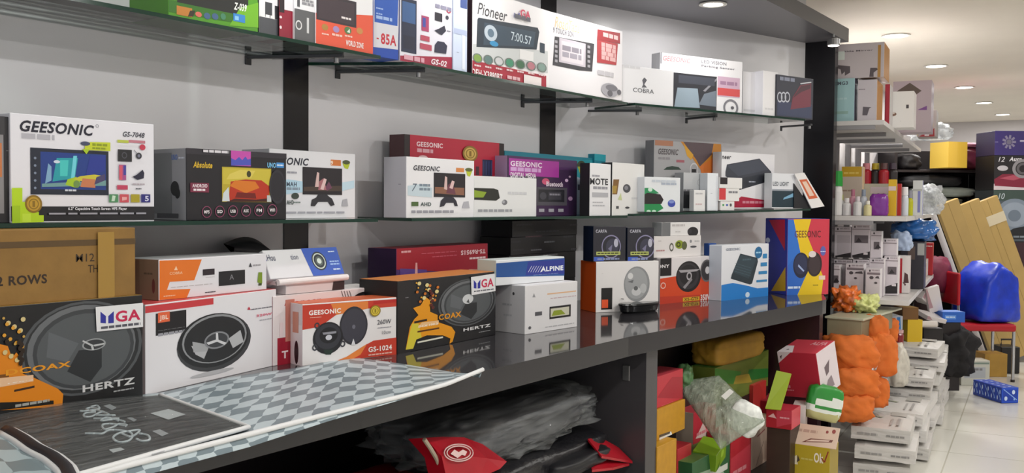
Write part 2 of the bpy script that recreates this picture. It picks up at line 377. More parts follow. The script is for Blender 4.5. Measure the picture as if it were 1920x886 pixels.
for px, py, lb in ((464, 97, 'grey metal bracket under the upper shelf, nearest the green radio box'), (632, 126, 'grey metal bracket under the corner of the middle upper shelf'), (979, 190, 'grey metal bracket below the white touch screen box'), (1082, 203, 'grey metal bracket by the second black strip')):
    p = Y(px, py, YW); bracket(p.x, YW-.002, (.13, -.27), TP, lb)
for px, lb in ((1287, 'stubby grey bracket below the parking sensor box'), (1465, 'stubby grey bracket below the dark photo box')):
    p = plane_hit(px, 210, q3(S3A, .285), n3); bracket(p.x, p.y, (-n3.x*.2, -n3.y*.2), TP, lb)
# ------------------------------------------------------------------ counter
def granite():
    m = bpy.data.materials.new('dark_gloss_laminate'); m.use_nodes = True; nt = m.node_tree; b = nt.nodes['Principled BSDF']
    tc = nt.nodes.new('ShaderNodeTexCoord'); n = nt.nodes.new('ShaderNodeTexNoise'); n.inputs['Scale'].default_value = 9
    r = nt.nodes.new('ShaderNodeValToRGB'); r.color_ramp.elements[0].color = rgb('#2c2b2e'); r.color_ramp.elements[1].color = rgb('#383639')
    nt.links.new(tc.outputs['Object'], n.inputs['Vector']); nt.links.new(n.outputs['Fac'], r.inputs['Fac']); nt.links.new(r.outputs['Color'], b.inputs['Base Color'])
    b.inputs['Roughness'].default_value = 0.06; b.inputs['Specular IOR Level'].default_value = 0.75; return m
CTR = granite(); INNER = M('#1d1719', .4, name='cabinet_inside'); FRONTG = M('#403e41', .3, name='cabinet_edge'); EDGEG = M('#252428', .16, name='counter_edge')
def prism(mb, pts, z0, z1, mtop, mside=None):
    n = len(pts); v = [(x, y, z0) for x, y in pts]+[(x, y, z1) for x, y in pts]
    mb.add(v, [tuple(range(n))[::-1], tuple(range(n, 2*n))], mtop); mb.add(v, [(i, (i+1) % n, n+(i+1) % n, n+i) for i in range(n)], mside or mtop)
mb = MB(); prism(mb, [(-1.2, 1.517), (2.9, 1.517), (4.60, 1.372), (4.62, 2.04), (3.75, 2.318), (-1.2, 2.318)], CT-.067, CT, CTR)
# the worktop runs on to the end panel behind the last boxes
prism(mb, [(4.60, 1.372), (4.66, 1.372), (4.95, 1.475), (5.49, 1.60), (5.49, 1.763), (4.62, 2.04)], CT-.067, CT, CTR)
wt = tag(mb.build('counter_worktop'), 'long glossy dark grey counter worktop under the speaker boxes', 'counter')
t = MB(); t.add([(-1.2, 1.5165, CT-.067), (2.9, 1.5165, CT-.067), (4.60, 1.3715, CT-.067), (-1.2, 1.5165, CT-.001), (2.9, 1.5165, CT-.001), (4.60, 1.3715, CT-.001)], [(0, 1, 4, 3), (1, 2, 5, 4)], EDGEG)
t.build('front_edging', wt)
c1 = tag(empty('counter_cabinet', (1, 1.53, 0)), 'open dark counter cabinet holding the black plastic bag', 'cabinet')
def cp(par, name, x0, y0, z0, x1, y1, z1, mat, off=(1, 1.53, 0)):
    t = MB(); t.box(x0-off[0], y0-off[1], z0-off[2], x1-off[0], y1-off[1], z1-off[2], mat, .0015); return t.build(name, par)
cp(c1, 'side_panel', -1.15, 1.54, 0, -1.07, 2.31, .862, INNER)
cp(c1, 'divider_panel', 3.075, 1.535, 0, 3.165, 2.31, .862, FRONTG)
cp(c1, 'back_panel', -1.07, 2.29, .1, 3.075, 2.31, .862, INNER); cp(c1, 'inner_shelf', -1.07, 1.665, .47, 3.075, 2.29, .50, INNER); cp(c1, 'plinth_shelf', -1.07, 1.56, .08, 3.075, 2.29, .11, INNER)
h = cp(c1, 'hinge_plate', 3.069, 1.60, .745, 3.075, 1.628, .80, STEEL); h['label'] = 'small steel hinge plate'
c2 = tag(empty('counter_cabinet', (4, 1.5, 0)), 'open dark counter cabinet crammed with red and yellow packets', 'cabinet')
o2 = (4, 1.5, 0)
cp(c2, 'back_panel', 3.17, 1.93, .1, 4.90, 1.945, .862, INNER, o2); cp(c2, 'plinth_shelf', 3.17, 1.42, .14, 4.90, 1.93, .17, INNER, o2); cp(c2, 'side_panel', 4.905, 1.475, 0, 4.96, 1.93, .862, M('#3a2228', .25), o2)
# ------------------------------------------------------------------ boxes on the upper shelf
W_ = '#e9e8ea'
def sy(px, y, row=380): return Y(px, row, y)
def YB(name, label, cat, pl, pr, row, y, z, d, skin, art=None, **k):
    y0, y1 = y if isinstance(y, tuple) else (y, y)
    return BOX(name, label, cat, sy(pl, y0, k.pop('r0', 380)), sy(pr, y1, k.pop('r1', 380)), z, 0, d, skin, art, row=row, **k) if row is not None else None
def TB(name, label, cat, pl, pr, h, y, d, skin, art=None, **k):
    y0, y1 = y if isinstance(y, tuple) else (y, y)
    return BOX(name, label, cat, Y(pl, 60, y0), Y(pr, 100, y1), TP, h, d, skin, art, **k)
UP_G = 'boxes on the upper glass shelf'
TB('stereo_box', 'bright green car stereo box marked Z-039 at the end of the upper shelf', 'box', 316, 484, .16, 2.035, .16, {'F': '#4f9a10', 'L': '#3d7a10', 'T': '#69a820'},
   [('p', [(316, 22), (484, 50), (484, 12), (316, 0)], '#2f6d12'), ('r', 332, 4, 465, -60, '#101310'), ('p', [(430, 48), (484, 52), (484, 5), (450, 14)], '#6fb41a'), ('r', 331, 27, 360, 16, '#c07c2c'), ('p', [(352, 31), (362, 31), (366, 20), (356, 20)], '#2c2410'),
    ('e', 372, 27, 6, 5, '#d46a58'), ('e', 388, 30, 6, 6, '#3f5f86'), ('e', 403, 31, 6, 6, '#3f5f86'), ('e', 418, 31, 5, 6, '#3f8060'), ('r', 437, 39, 459, 29, '#2f86d0'), ('r', 440, 37, 447, 31, '#8cc9ef'), ('t', 'Z-039', 438, 18, 462, 9, '#f2f4ec', 'bi')], group=UP_G)
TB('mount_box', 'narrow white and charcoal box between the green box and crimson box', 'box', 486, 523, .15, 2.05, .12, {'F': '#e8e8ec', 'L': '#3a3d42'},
   [('r', 486, 70, 523, 38, '#4a4c52'), ('r', 497, 31, 510, 6, '#3b3d42'), ('k', 489, 34, 518, 28, '#f0f0f0'), ('r', 515, 36, 522, 12, '#2a2b30')], group=UP_G)
TB('accessory_box', 'crimson box with a black edge, second from the green radio box', 'box', 524, 551, .17, 2.042, .10, {'F': '#8e0f2e', 'L': '#22090f'}, [('r', 524, 22, 533, -40, '#1a0a10'), ('r', 533, 18, 551, -40, '#e6e4e8'), ('e', 526, 32, 2.5, 2.5, '#e8d8dc'), ('e', 526, 51, 2, 3, '#e8d8dc')], group=UP_G)
TB('handle_box', 'white and grey box picturing chrome handles on the upper shelf', 'box', 552, 591, .17, 2.035, .12, {'F': '#e6e6ea', 'L': '#d0d0d4'},
   [('r', 552, 76, 591, 24, '#58595c'), ('r', 557, 12, 562, -20, '#4a4b50'), ('o', 560, 47, 6, 9, .7, '#d8d8da'), ('r', 575, 62, 579, 34, '#cfd0d2'), ('k', 566, 3, 588, 1, '#8a8a90'), ('k', 566, 9, 588, 7, '#8a8a90')], group=UP_G)
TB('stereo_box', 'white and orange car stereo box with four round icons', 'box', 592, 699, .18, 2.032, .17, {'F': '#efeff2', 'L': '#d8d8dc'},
   [('p', [(592, 92), (699, 112), (699, 29), (592, 24)], '#e4573a'), ('r', 593, 36, 668, 4, '#2c222b'), ('r', 597, 33, 664, 8, '#3a2b33'), ('k', 640, 36, 658, 33, '#e8e0e0'), ('e', 609, 51, 6, 6, '#b0803a'), ('e', 630, 55, 6, 6, '#a78cc0'), ('e', 652, 57, 6.5, 7, '#4f7a45'), ('e', 674, 58, 6, 6, '#c98a4a'),
    ('p', [(650, 60), (656, 62), (655, 54)], '#dfe8df'), ('k', 603, 65, 616, 63, '#f2c8bb'), ('k', 622, 67, 641, 65, '#f2c8bb'), ('k', 646, 69, 660, 67, '#f2c8bb'), ('t', 'WORLD ZONE', 648, 85, 681, 81, '#f5ece8', 'b')], group=UP_G)
BOX('charger_box', 'tall blue and white box marked 85A leaning at the shelf joint', 'box', Y(697, 100, 2.045), Y(747, 110, 2.035), TP, .24, .08, {'F': '#1646a8', 'L': '#d9dce6', 'T': '#1646a8'},
   [('p', [(700, 88), (746, 93), (756, 50), (758, -60), (700, -60)], '#d4d4dc'), ('p', [(702, 41), (745, 49), (748, -60), (702, -60)], '#1d55b5'), ('t', '85A', 714, 82, 743, 67, '#c02236', 'b'), ('r', 706, 73, 710, 71, '#c02236'), ('k', 705, 17, 718, 15, '#9fb9e6'), ('k', 705, 27, 717, 25, '#9fb9e6'), ('k', 705, 36, 735, 33, '#9fb9e6')], group=UP_G)
TB('player_box', 'white box marked GS-02 with a crimson base and a dark screen', 'box', 750, 848, .29, 2.036, .12, {'F': '#dcdbe6', 'L': '#c8c6d6'},
   [('p', [(750, 118), (848, 134), (848, 107), (750, 104)], '#9e1d3e'), ('r', 752, 96, 781, 2, '#1b2440'), ('r', 754, 40, 779, 8, '#35598c'), ('r', 756, 90, 778, 70, '#141a34'), ('r', 790, 57, 804, 32, '#a53c66'), ('r', 792, 50, 798, 34, '#3d4a9c'), ('r', 815, 38, 829, 26, '#23222e'), ('e', 838, 33, 3, 4, '#3a3a48'), ('o', 841, 21, 4, 4, .5, '#a63350'), ('k', 816, 16, 846, 13, '#85849a'), ('p', [(814, 57), (822, 54), (833, 48), (836, 58), (828, 66), (822, 63)], '#26263a'), ('k', 838, 60, 844, 57, '#44445a'),
    ('r', 788, 75, 805, 69, '#b0455c'), ('r', 787, 91, 809, 85, '#b0455c'), ('p', [(814, 98), (836, 101), (838, 86), (832, 79), (820, 77), (815, 84)], '#262640'), ('t', 'GS-02', 808, 120, 837, 115, '#f0e4ea', 'bi'), ('k', 757, 112, 795, 108, '#d8a0b0')], group=UP_G)
TB('cable_box', 'slim pale blue box standing beside the crimson-based box', 'box', 850, 876, .30, 2.03, .10, {'F': '#c7d3ea', 'L': '#b5bfd8'}, [('r', 863, 14, 876, -30, '#3c4f86'), ('k', 856, 126, 860, 70, '#6a7590'), ('r', 866, 130, 872, 60, '#dfe6f4'), ('r', 851, 62, 875, 58, '#aab6d4')], group=UP_G)
TB('stereo_box', 'white and red car stereo box picturing a black CD receiver', 'box', 886, 1030, .30, 2.028, .17, {'F': '#eceaec', 'L': '#2a1a22', 'T': '#dddddd'},
   [('p', [(882, 145), (1024, 166), (1024, 142), (882, 112)], '#a81e36'), ('p', [(887, 110), (1027, 137), (1027, 96), (887, 82)], '#c8cccd'), ('t', 'Pioneer', 895, 26, 951, 20, '#3a3a40', 'i'),
    ('p', [(893, 88), (1006, 93), (1011, 60), (1008, 52), (897, 33), (895, 36)], '#1d2c3a'), ('p', [(906, 84), (1000, 88), (1004, 60), (908, 42)], '#2f4354'), ('e', 920, 62, 12, 15, '#b9c6d2'), ('e', 920, 62, 6, 8, '#5b7387'), ('e', 926, 82, 8, 5, '#2f8dc0'), ('t', '7:00.57', 958, 75, 996, 69, '#c8d6e0'), ('r', 1012, 98, 1021, 82, '#2a3a48'), ('r', 974, 110, 1000, 98, '#e4e4e4'),
    *[op for i, c in enumerate(('#7fa049', '#5d7a78', '#c8c9cc', '#3f8c6c', '#3e6b4c', '#b87883', '#7f9a92')) for op in (('o', 895+i*20, 109+i*2.9, 9, 9, .82, '#6e7a74'), ('e', 895+i*20, 109+i*2.9, 7, 7, c), ('k', 889+i*20, 124+i*2.9, 901+i*20, 122+i*2.9, '#e6cdd0'))],
    ('t', 'DEH-X3880BT', 884, 141, 941, 139, '#f3e6e8', 'b'), ('k', 950, 148, 974, 145, '#e3b6be'), ('r', 981, 160, 1014, 146, '#ece4e4')],
   sticker=[('shop_sticker', 'shop logo sticker in blue and red', shop_logo(960, 20, 995, 36))], group=UP_G)
TB('player_box', 'plain white box picturing a screen in a black dashboard frame', 'box', 1024, 1167, .30, (2.03, 1.995), .15, {'F': '#e8e6ea', 'L': '#cfcdd2'},
   [('t', 'RoadTabs', 1040, 51, 1087, 43, '#e2bd93', 'i'), ('t', '9 TOUCH SCN', 1037, 61, 1075, 60, '#8a8890', 'b'), ('p', [(1036, 122), (1040, 68), (1114, 82), (1110, 134), (1086, 132)], '#3b3a40'), ('r', 1048, 116, 1098, 82, '#c3bcc6'), ('r', 1052, 113, 1094, 86, '#d6cfd6'), ('k', 1054, 96, 1090, 90, '#8d8894'), ('k', 1054, 108, 1090, 102, '#9d98a4'),
    *[('r', 1040, 80+i*9, 1045, 76+i*9, '#9f9da4') for i in range(5)], *[('r', 1101, 90+i*9, 1106, 86+i*9, '#9f9da4') for i in range(5)],
    ('p', [(1119, 74), (1162, 82), (1162, 62), (1120, 55)], '#a3242e'), ('p', [(1119, 117), (1155, 122), (1158, 82), (1119, 74)], '#b23a40'), *[('k', 1127, 88+i*8, 1154, 84+i*8, '#e0b3b3') for i in range(4)], ('k', 1130, 70, 1158, 66, '#ecc9c9'), ('k', 1120, 140, 1150, 136, '#c4c2c8'), ('e', 1143, 169, 16, 13, '#a7a6ae'), ('e', 1146, 165, 11, 6, '#77767e'), ('e', 1143, 175, 5, 6, '#64636a'), ('e', 1160, 173, 4, 5, '#64636a')], group=UP_G)
def P3(px, row, off=.02): return plane_hit(px, row, q3(S3A, off), n3)
def B3(name, label, cat, pl, pr, row, rb, off, z, d, skin, art=None, off2=None, **k):
    return BOX(name, label, cat, P3(pl, rb, off), P3(pr, rb, off if off2 is None else off2), z, 0, d, skin, art, row=row, **k)
B3('sensor_box', 'small white box with a black cobra emblem', 'box', 1166, 1262, 121, 195, .012, TP, .07, {'F': '#e6e6ea', 'L': '#c8c8ce', 'R': '#d8d8dc'},
   [('p', [(1203, 164), (1213, 164), (1208, 158), (1213, 150), (1208, 145), (1204, 150), (1206, 158)], '#5a5a62'), ('t', 'COBRA', 1187, 172, 1226, 168, '#4a4a52'), ('k', 1170, 126, 1200, 124, '#d2d2d6')], group=UP_G)
B3('sensor_box', 'white parking sensor box picturing a car seen from above', 'box', 1236, 1391, 98, 203, .09, TP, .06, {'F': '#e9e8ec', 'L': '#d0d0d4'},
   [('t', 'GEESONIC', 1243, 113, 1295, 110, '#c88088', 'i'), ('t', 'LED VISION', 1315, 118, 1362, 117, '#8f8d95', 'b'), ('t', 'Parking Sensor', 1315, 126, 1378, 128, '#7d7b84', 'b'), ('r', 1262, 203, 1344, 144, '#20222c'), ('p', [(1264, 200), (1312, 202), (1308, 166), (1270, 164)], '#8fa0ae'), ('p', [(1318, 170), (1344, 146), (1344, 150), (1322, 172)], '#8a8a92'), ('p', [(1310, 196), (1342, 200), (1342, 170), (1320, 176)], '#6f7a88'), ('r', 1272, 155, 1340, 147, '#3b3f4c'),
    ('r', 1345, 180, 1387, 147, '#c9a9c0'), ('r', 1345, 178, 1387, 168, '#d04a4c'), ('o', 1370, 202, 14, 16, .75, '#7a7a82'), ('e', 1373, 202, 3, 3, '#55555c'), ('k', 1350, 161, 1382, 152, '#a07a98')], off2=.05, group=UP_G, sticker=[('price_tab', 'small grey tab', [('r', 1237, 119, 1240, 97, '#9a9aa2')])])
B3('sensor_box', 'plain white box in a lit tone next to the dark photo box', 'box', 1430, 1458, 132, 215, .02, TP, .12, {'F': '#f3f2f5', 'L': '#dddce2'}, [('k', 1434, 205, 1450, 203, '#dcdce0')], group=UP_G)  # brighter white: the lit front is put into the colour
B3('sensor_box', 'plain white box in a shaded tone, between the parking sensor box and the lit-toned one', 'box', 1392, 1427, 133, 212, .07, TP, .07, {'F': '#e4e3e8', 'L': '#d2d1d6'}, [('r', 1394, 208, 1425, 207, '#cfced4')], group=UP_G)  # greyer white: the shaded side of the pair, put into the colour
B3('bulb_box', 'small dark box with a photo of a red lit car on the upper shelf end', 'box', 1455, 1524, 139, 220, .012, TP, .10, {'F': '#343644', 'L': '#22232c', 'R': '#cfd2da'},
   [('r', 1457, 216, 1522, 196, '#3a4260'), ('p', [(1482, 205), (1520, 200), (1521, 156), (1500, 160), (1486, 182)], '#7a3546'), ('p', [(1486, 184), (1502, 161), (1520, 158), (1519, 166), (1503, 172)], '#4e2e3a'), *[('o', 1462+i*7, 182, 5, 10, .72, '#c8ccd8') for i in range(3)], ('p', [(1500, 156), (1521, 153), (1521, 155), (1501, 158)], '#d8dae2'), ('k', 1462, 150, 1490, 147, '#8d93a8')], group=UP_G)
# ------------------------------------------------------------------ boxes on the middle shelf
MG = 'boxes on the middle glass shelf'
YB('player_box', 'black box with grey panel at the near end of the middle shelf', 'box', -70, 20, 212, 2.045, MD, .14, {'F': '#232226', 'L': '#232226', 'R': '#1a1a1c'}, [('r', -60, 400, 6, 250, '#8b898c'), ('r', -60, 330, 3, 268, '#c87a48'), ('k', 12, 340, 16, 225, '#8f8f92'), ('r', -64, 248, 8, 216, '#37363a')], group=MG, r0=330, r1=330)
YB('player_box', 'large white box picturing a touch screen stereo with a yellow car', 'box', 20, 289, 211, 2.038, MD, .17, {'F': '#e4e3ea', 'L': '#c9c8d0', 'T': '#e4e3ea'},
   [('r', 20, 415, 291, 387, '#15151c'), ('t', 'GEESONIC', 37, 246, 176, 235, '#15162a', 'bi'), ('k', 40, 259, 102, 253, '#b3b2bb'), ('o', 182, 236, 3, 3, .7, '#8a8a92'), ('t', 'GS-7048', 230, 256, 271, 249, '#4b4c55', 'bi'),
    ('r', 57, 364, 203, 284, '#1a2132'), ('r', 76, 354, 198, 290, '#1b3a86'), ('p', [(98, 340), (140, 334), (146, 296), (106, 296)], '#1f9aa6'), ('p', [(112, 330), (126, 330), (128, 300), (112, 300)], '#45c4c0'), ('p', [(132, 338), (139, 336), (144, 292), (137, 292)], '#6fd0e0'), ('p', [(84, 344), (96, 338), (96, 312), (90, 306)], '#7fa9c8'), ('p', [(160, 330), (196, 320), (198, 292), (168, 292)], '#23358f'), ('e', 106, 303, 6, 3, '#cfdcec'), ('p', [(78, 350), (198, 348), (198, 338), (78, 344)], '#6f9a9a'), ('p', [(122, 346), (142, 352), (150, 340), (142, 331), (126, 336)], '#a2c422'), ('p', [(136, 336), (176, 344), (196, 330), (176, 327), (150, 330)], '#c9bf3a'), ('p', [(150, 350), (178, 352), (178, 336), (154, 334)], '#c67a52'), ('p', [(176, 346), (196, 338), (196, 326), (180, 332)], '#48406a'), ('e', 143, 345, 6, 7, '#6e8f4a'),
    *[('e', 65, 296+i*14, 2.4, 2.4, '#7f8ba0') for i in range(5)], ('k', 121, 358, 142, 355, '#d6dae2'), ('p', [(158, 281), (206, 283), (206, 267), (168, 266), (158, 270)], '#c6d12a'), ('p', [(153, 279), (167, 280), (161, 289)], '#a8c81e'), ('e', 159, 269, 9, 4, '#444a66'), ('k', 172, 273, 200, 270, '#8c9a1c'), ('k', 172, 279, 198, 277, '#8c9a1c'),
    ('r', 219, 267, 240, 263, '#b9c24a'), ('r', 240, 267, 271, 264, '#c07a88'), ('r', 220, 302, 246, 281, '#1d1d22'), ('o', 232, 291, 5, 6, .7, '#4c4c55'), ('e', 266, 276, 5.5, 5.5, '#c43a52'), ('l', 250, 281, 258, 290, .002, '#8d8d96'), ('e', 259, 292, 5.5, 6, '#33333c'), ('e', 259, 292, 2.5, 3, '#77778a'), ('r', 222, 337, 235, 309, '#a8508a'), ('p', [(222, 337), (228, 337), (228, 310), (222, 310)], '#d2566a'), ('p', [(230, 328), (235, 328), (235, 310), (230, 310)], '#44429a'), ('p', [(247, 331), (254, 328), (266, 318), (269, 324), (268, 334), (256, 337)], '#232339'), ('r', 218, 355, 238, 347, '#c0405e'), ('k', 253, 356, 264, 351, '#4a4a52'), ('k', 247, 346, 270, 344, '#b4a9b2'),
    ('r', 203, 379, 220, 364, '#4c8a5c'), ('r', 223, 379, 240, 364, '#c9505a'), ('r', 244, 379, 260, 364, '#a89a22'), ('r', 263, 379, 280, 364, '#2b2a78'), ('p', [(207, 377), (213, 377), (215, 367), (209, 366)], '#c6dcc8'), ('p', [(227, 376), (236, 374), (236, 369), (227, 369)], '#e6a8a8'), ('t', '5', 270, 377, 277, 367, '#d5d6ec', 'b'),
    ('t', '6.2\" Capacitive Touch Screen MP5 Player', 126, 395, 236, 388, '#e6e6ee', 'b'), ('k', 90, 402, 272, 398, '#9d9da8'), ('p', [(20, 418), (80, 416), (80, 403), (71, 403), (71, 397), (60, 396), (60, 378), (40, 378), (40, 352), (20, 352)], '#b5d816'), ('p', [(20, 417), (36, 417), (36, 385), (20, 385)], '#a2c812'), ('p', [(40, 416), (56, 416), (56, 400), (40, 400)], '#c4e43a')],
   sticker=[('gold_seal', 'round gold rosette seal', seal(61, 382, 16, '#8a6a12', '#c0982c'))], group=MG, r0=330, r1=330)
YB('player_box', 'black box picturing a red sports car on its screen', 'box', 349, 537, 277, (2.062, 2.045), MD, .17, {'F': '#17151c', 'L': '#8f8f94', 'T': '#3a3a40'},
   [('r', 349, 288, 537, 281, '#2a272f'), ('t', 'Absolute', 362, 314, 398, 304, '#d8b22c', 'bi'), ('r', 433, 310, 470, 281, '#c14aa8'), ('p', [(433, 310), (470, 310), (470, 297), (464, 299), (460, 293), (454, 300), (448, 294), (441, 300), (433, 296)], '#4a52b8'), ('t', 'UNO', 501, 314, 517, 305, '#7cc4ee', 'b'), ('r', 518, 314, 532, 305, '#3f8cd0'), ('k', 519, 312, 531, 307, '#e6f0fa'),
    ('r', 416, 378, 508, 316, '#b7a52e'), ('r', 418, 345, 506, 318, '#c8b73c'), ('p', [(424, 336), (470, 334), (478, 320), (450, 318), (430, 326)], '#d8c65a'), ('p', [(428, 376), (502, 376), (506, 350), (490, 338), (460, 336), (432, 340)], '#b53016'), ('p', [(430, 348), (460, 362), (486, 352), (478, 340), (440, 338)], '#d4761e'), ('p', [(424, 378), (505, 378), (505, 371), (480, 374), (440, 372)], '#40120c'), ('p', [(416, 377), (430, 377), (428, 350), (418, 362)], '#cfd6da'), ('p', [(440, 370), (480, 372), (478, 362), (444, 360)], '#6e160e'), ('e', 466, 326, 4, 6, '#3c3a1a'), ('r', 500, 378, 508, 366, '#bfc4c6'),
    ('r', 356, 360, 391, 343, '#74243e'), ('t', 'ANDROID', 360, 351, 388, 345, '#e9dce2', 'b'), ('k', 362, 358, 384, 353, '#e9dce2'), *[op for i, s in enumerate(('MP5', 'SD', 'USB', 'AUX', 'FM', 'WiFi')) for op in (('o', 387+i*24.5, 397-i*.7, 9, 11, .86, '#8a4060'), ('t', s, 382+i*24.5, 400-i*.7, 392+i*24.5, 394-i*.7, '#efe6ea', 'b'))], ('e', 519, 350, 15, 32, '#201e26'), ('o', 519, 350, 15, 32, .85, '#2b2932'), ('k', 380, 285, 428, 283, '#d9d6dc')],
   left=[('r', 290, 400, 322, 286, '#6f7074'), ('e', 328, 353, 8, 14, '#1a1a1c'), ('e', 333, 362, 5, 10, '#1a1a1c'), ('t', 'UNO', 322, 300, 333, 289, '#4d6fb0', 'b'), ('k', 335, 300, 346, 291, '#c2c6d2'), ('r', 295, 408, 335, 400, '#47474c')], group=MG, r0=340, r1=340, bev=.0015)
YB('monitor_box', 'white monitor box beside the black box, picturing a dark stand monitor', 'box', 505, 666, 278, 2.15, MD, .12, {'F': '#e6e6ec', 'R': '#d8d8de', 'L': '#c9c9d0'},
   [('t', 'GEESONIC', 500, 307, 579, 297, '#2a2c3a', 'bi'), ('r', 620, 310, 639, 300, '#d47a3a'), ('t', '9', 620, 309, 624, 301, '#fff0e0', 'b'), ('p', [(642, 306), (656, 306), (652, 317), (646, 315)], '#b5c42a'), ('e', 649, 304, 7, 4, '#4a5230'), ('p', [(505, 368), (568, 360), (568, 340), (540, 336), (505, 340)], '#b6d6ea'), ('p', [(640, 342), (664, 338), (664, 352), (640, 358)], '#c4deee'), ('k', 538, 326, 556, 320, '#9c9ca8'), ('t', 'MAH', 537, 349, 556, 341, '#46566a', 'b'), ('k', 537, 356, 562, 351, '#8798aa'),
    ('r', 567, 364, 641, 316, '#211c22'), ('p', [(569, 358), (640, 358), (640, 348), (569, 350)], '#4a3c34'), ('p', [(590, 350), (597, 350), (598, 324), (594, 322)], '#d9b9b6'), ('p', [(596, 356), (612, 356), (606, 334), (598, 340)], '#a86a72'), ('p', [(600, 354), (606, 356), (612, 336), (607, 334)], '#e0c0c0'), ('p', [(612, 358), (622, 352), (616, 340), (610, 350)], '#70405a'),
    ('p', [(582, 386), (590, 386), (596, 378), (614, 378), (620, 386), (627, 384), (622, 372), (616, 368), (612, 364), (596, 364), (592, 370), (584, 374)], '#2d2c33'), ('e', 553, 367, 7, 6, '#3a463e'), ('t', 'AHD', 537, 383, 550, 375, '#3a4a46', 'b'), ('k', 550, 382, 563, 376, '#7a8682'), ('p', [(640, 386), (652, 386), (650, 372), (642, 374)], '#b0b0b8'), ('k', 536, 400, 645, 396, '#a8a8b2')], group=MG, r0=340, r1=340)
YB('alarm_box', 'red box with black border and gold seal standing behind white boxes', 'box', 758, 945, 251, 2.20, MD, .07, {'F': '#201317', 'L': '#4a2a2e', 'T': '#201317'},
   [('r', 768, 404, 936, 256, '#b81f3a'), ('t', 'GEESONIC', 781, 274, 830, 269, '#f0d9de', 'b'), ('k', 782, 285, 812, 280, '#e0a8b4'), ('r', 904, 330, 923, 300, '#222a4a'), *[('r', 905+i*5, 328, 908+i*5, 302, '#34406c') for i in range(4)], ('r', 892, 328, 898, 312, '#4a2430'), ('e', 793, 296, 9, 5, '#e8c8cc')],
   sticker=[('gold_seal', 'round gold seal', seal(880, 288, 14, '#8a6a20', '#d2b05a'))], group=MG, r0=330, r1=330)
YB('monitor_box', 'white box marked 7 inch standing in front of the red box', 'box', 762, 889, 293, (2.055, 2.05), MD, .10, {'F': '#e8e8ec', 'L': '#b9b8c0', 'T': '#d8d8de'},
   [('t', 'GEESONIC', 775, 319, 825, 312, '#33343e', 'bi'), ('r', 855, 322, 870, 315, '#d88a4a'), ('p', [(873, 317), (886, 318), (881, 331), (876, 329)], '#b9c82e'), ('e', 879, 318, 7, 3.5, '#5a6430'), ('p', [(764, 366), (810, 370), (810, 352), (786, 345), (764, 348)], '#c3d4de'), ('t', '7', 772, 358, 782, 344, '#5a6a7a', 'i'), ('k', 786, 349, 806, 345, '#7a8a98'), ('k', 786, 357, 806, 352, '#7a8a98'),
    ('r', 813, 369, 872, 326, '#1e1a20'), ('p', [(815, 362), (870, 366), (870, 352), (815, 350)], '#8a5f4a'), ('p', [(832, 354), (838, 356), (838, 332), (834, 330)], '#d6b8b4'), ('p', [(836, 362), (854, 364), (848, 340), (840, 346)], '#6c3c4a'), ('p', [(842, 352), (848, 354), (852, 340), (847, 338)], '#dcbcbc'), ('p', [(824, 388), (832, 386), (836, 380), (850, 380), (852, 386), (858, 386), (855, 376), (850, 370), (834, 368), (826, 376)], '#2a2a36'),
    ('r', 771, 386, 784, 378, '#4f6a3a'), ('t', 'AHD', 788, 386, 808, 379, '#4a5a5a', 'b'), ('k', 771, 399, 850, 394, '#9a9aa4'), ('p', [(866, 390), (880, 390), (878, 377), (869, 378)], '#b2b2ba')],
   left=[('k', 747, 372, 752, 318, '#6a6a74')], group=MG, r0=340, r1=340)
YB('camera_box', 'low white box picturing a dark mirror camera', 'box', 889, 1006, 329, 2.06, MD, .08, {'F': '#e2e3e4', 'L': '#c8c8cc', 'R': '#d4d4d6', 'T': '#ededee'},
   [('p', [(889, 374), (930, 376), (937, 371), (934, 356), (926, 353), (889, 352)], '#23251f'), ('p', [(889, 370), (906, 370), (912, 360), (889, 356)], '#8aa42a'), ('e', 946, 379, 5, 5, '#6f7076'), ('e', 944, 378, 2.5, 3, '#a9aab0'), ('k', 952, 364, 988, 360, '#cdced2'), ('k', 896, 397, 960, 392, '#9a9ca2')], group=MG, r0=345, r1=345)
YB('player_box', 'purple stereo box behind the low white mirror camera box', 'box', 951, 1082, 291, 2.14, MD, .10, {'F': '#3c2348', 'L': '#b29ac0', 'T': '#5a3c68'},
   [('r', 953, 312, 1081, 294, '#4d2a5c'), ('r', 954, 328, 1048, 303, '#a8359c'), ('t', 'GEESONIC', 957, 311, 1016, 305, '#f0e2f2', 'b'), ('k', 957, 320, 1014, 316, '#d8a8dc'), ('t', 'DIGITAL MEDIA', 957, 332, 1005, 325, '#efe6f0', 'b'), ('e', 1023, 340, 7, 6, '#d05a7c'), ('t', 'Bluetooth', 1024, 349, 1055, 341, '#e8d8e6', 'b'), ('e', 1062, 338, 3, 3, '#e0c0e0'), ('e', 1068, 331, 2, 2, '#e0c0e0'),
    ('r', 1006, 385, 1063, 352, '#4f4c55'), ('r', 1009, 378, 1058, 356, '#25242b'), ('e', 1018, 367, 6, 7, '#44434c'), ('r', 1028, 374, 1052, 360, '#3a3942'), ('k', 1030, 366, 1050, 363, '#84828c'), ('e', 1069, 372, 4, 4, '#c8a0c8'), ('r', 1010, 397, 1020, 391, '#a5a3ac'), ('r', 1028, 397, 1038, 391, '#a5a3ac'), ('r', 1046, 397, 1056, 391, '#a5a3ac')], group=MG, r0=345, r1=345)
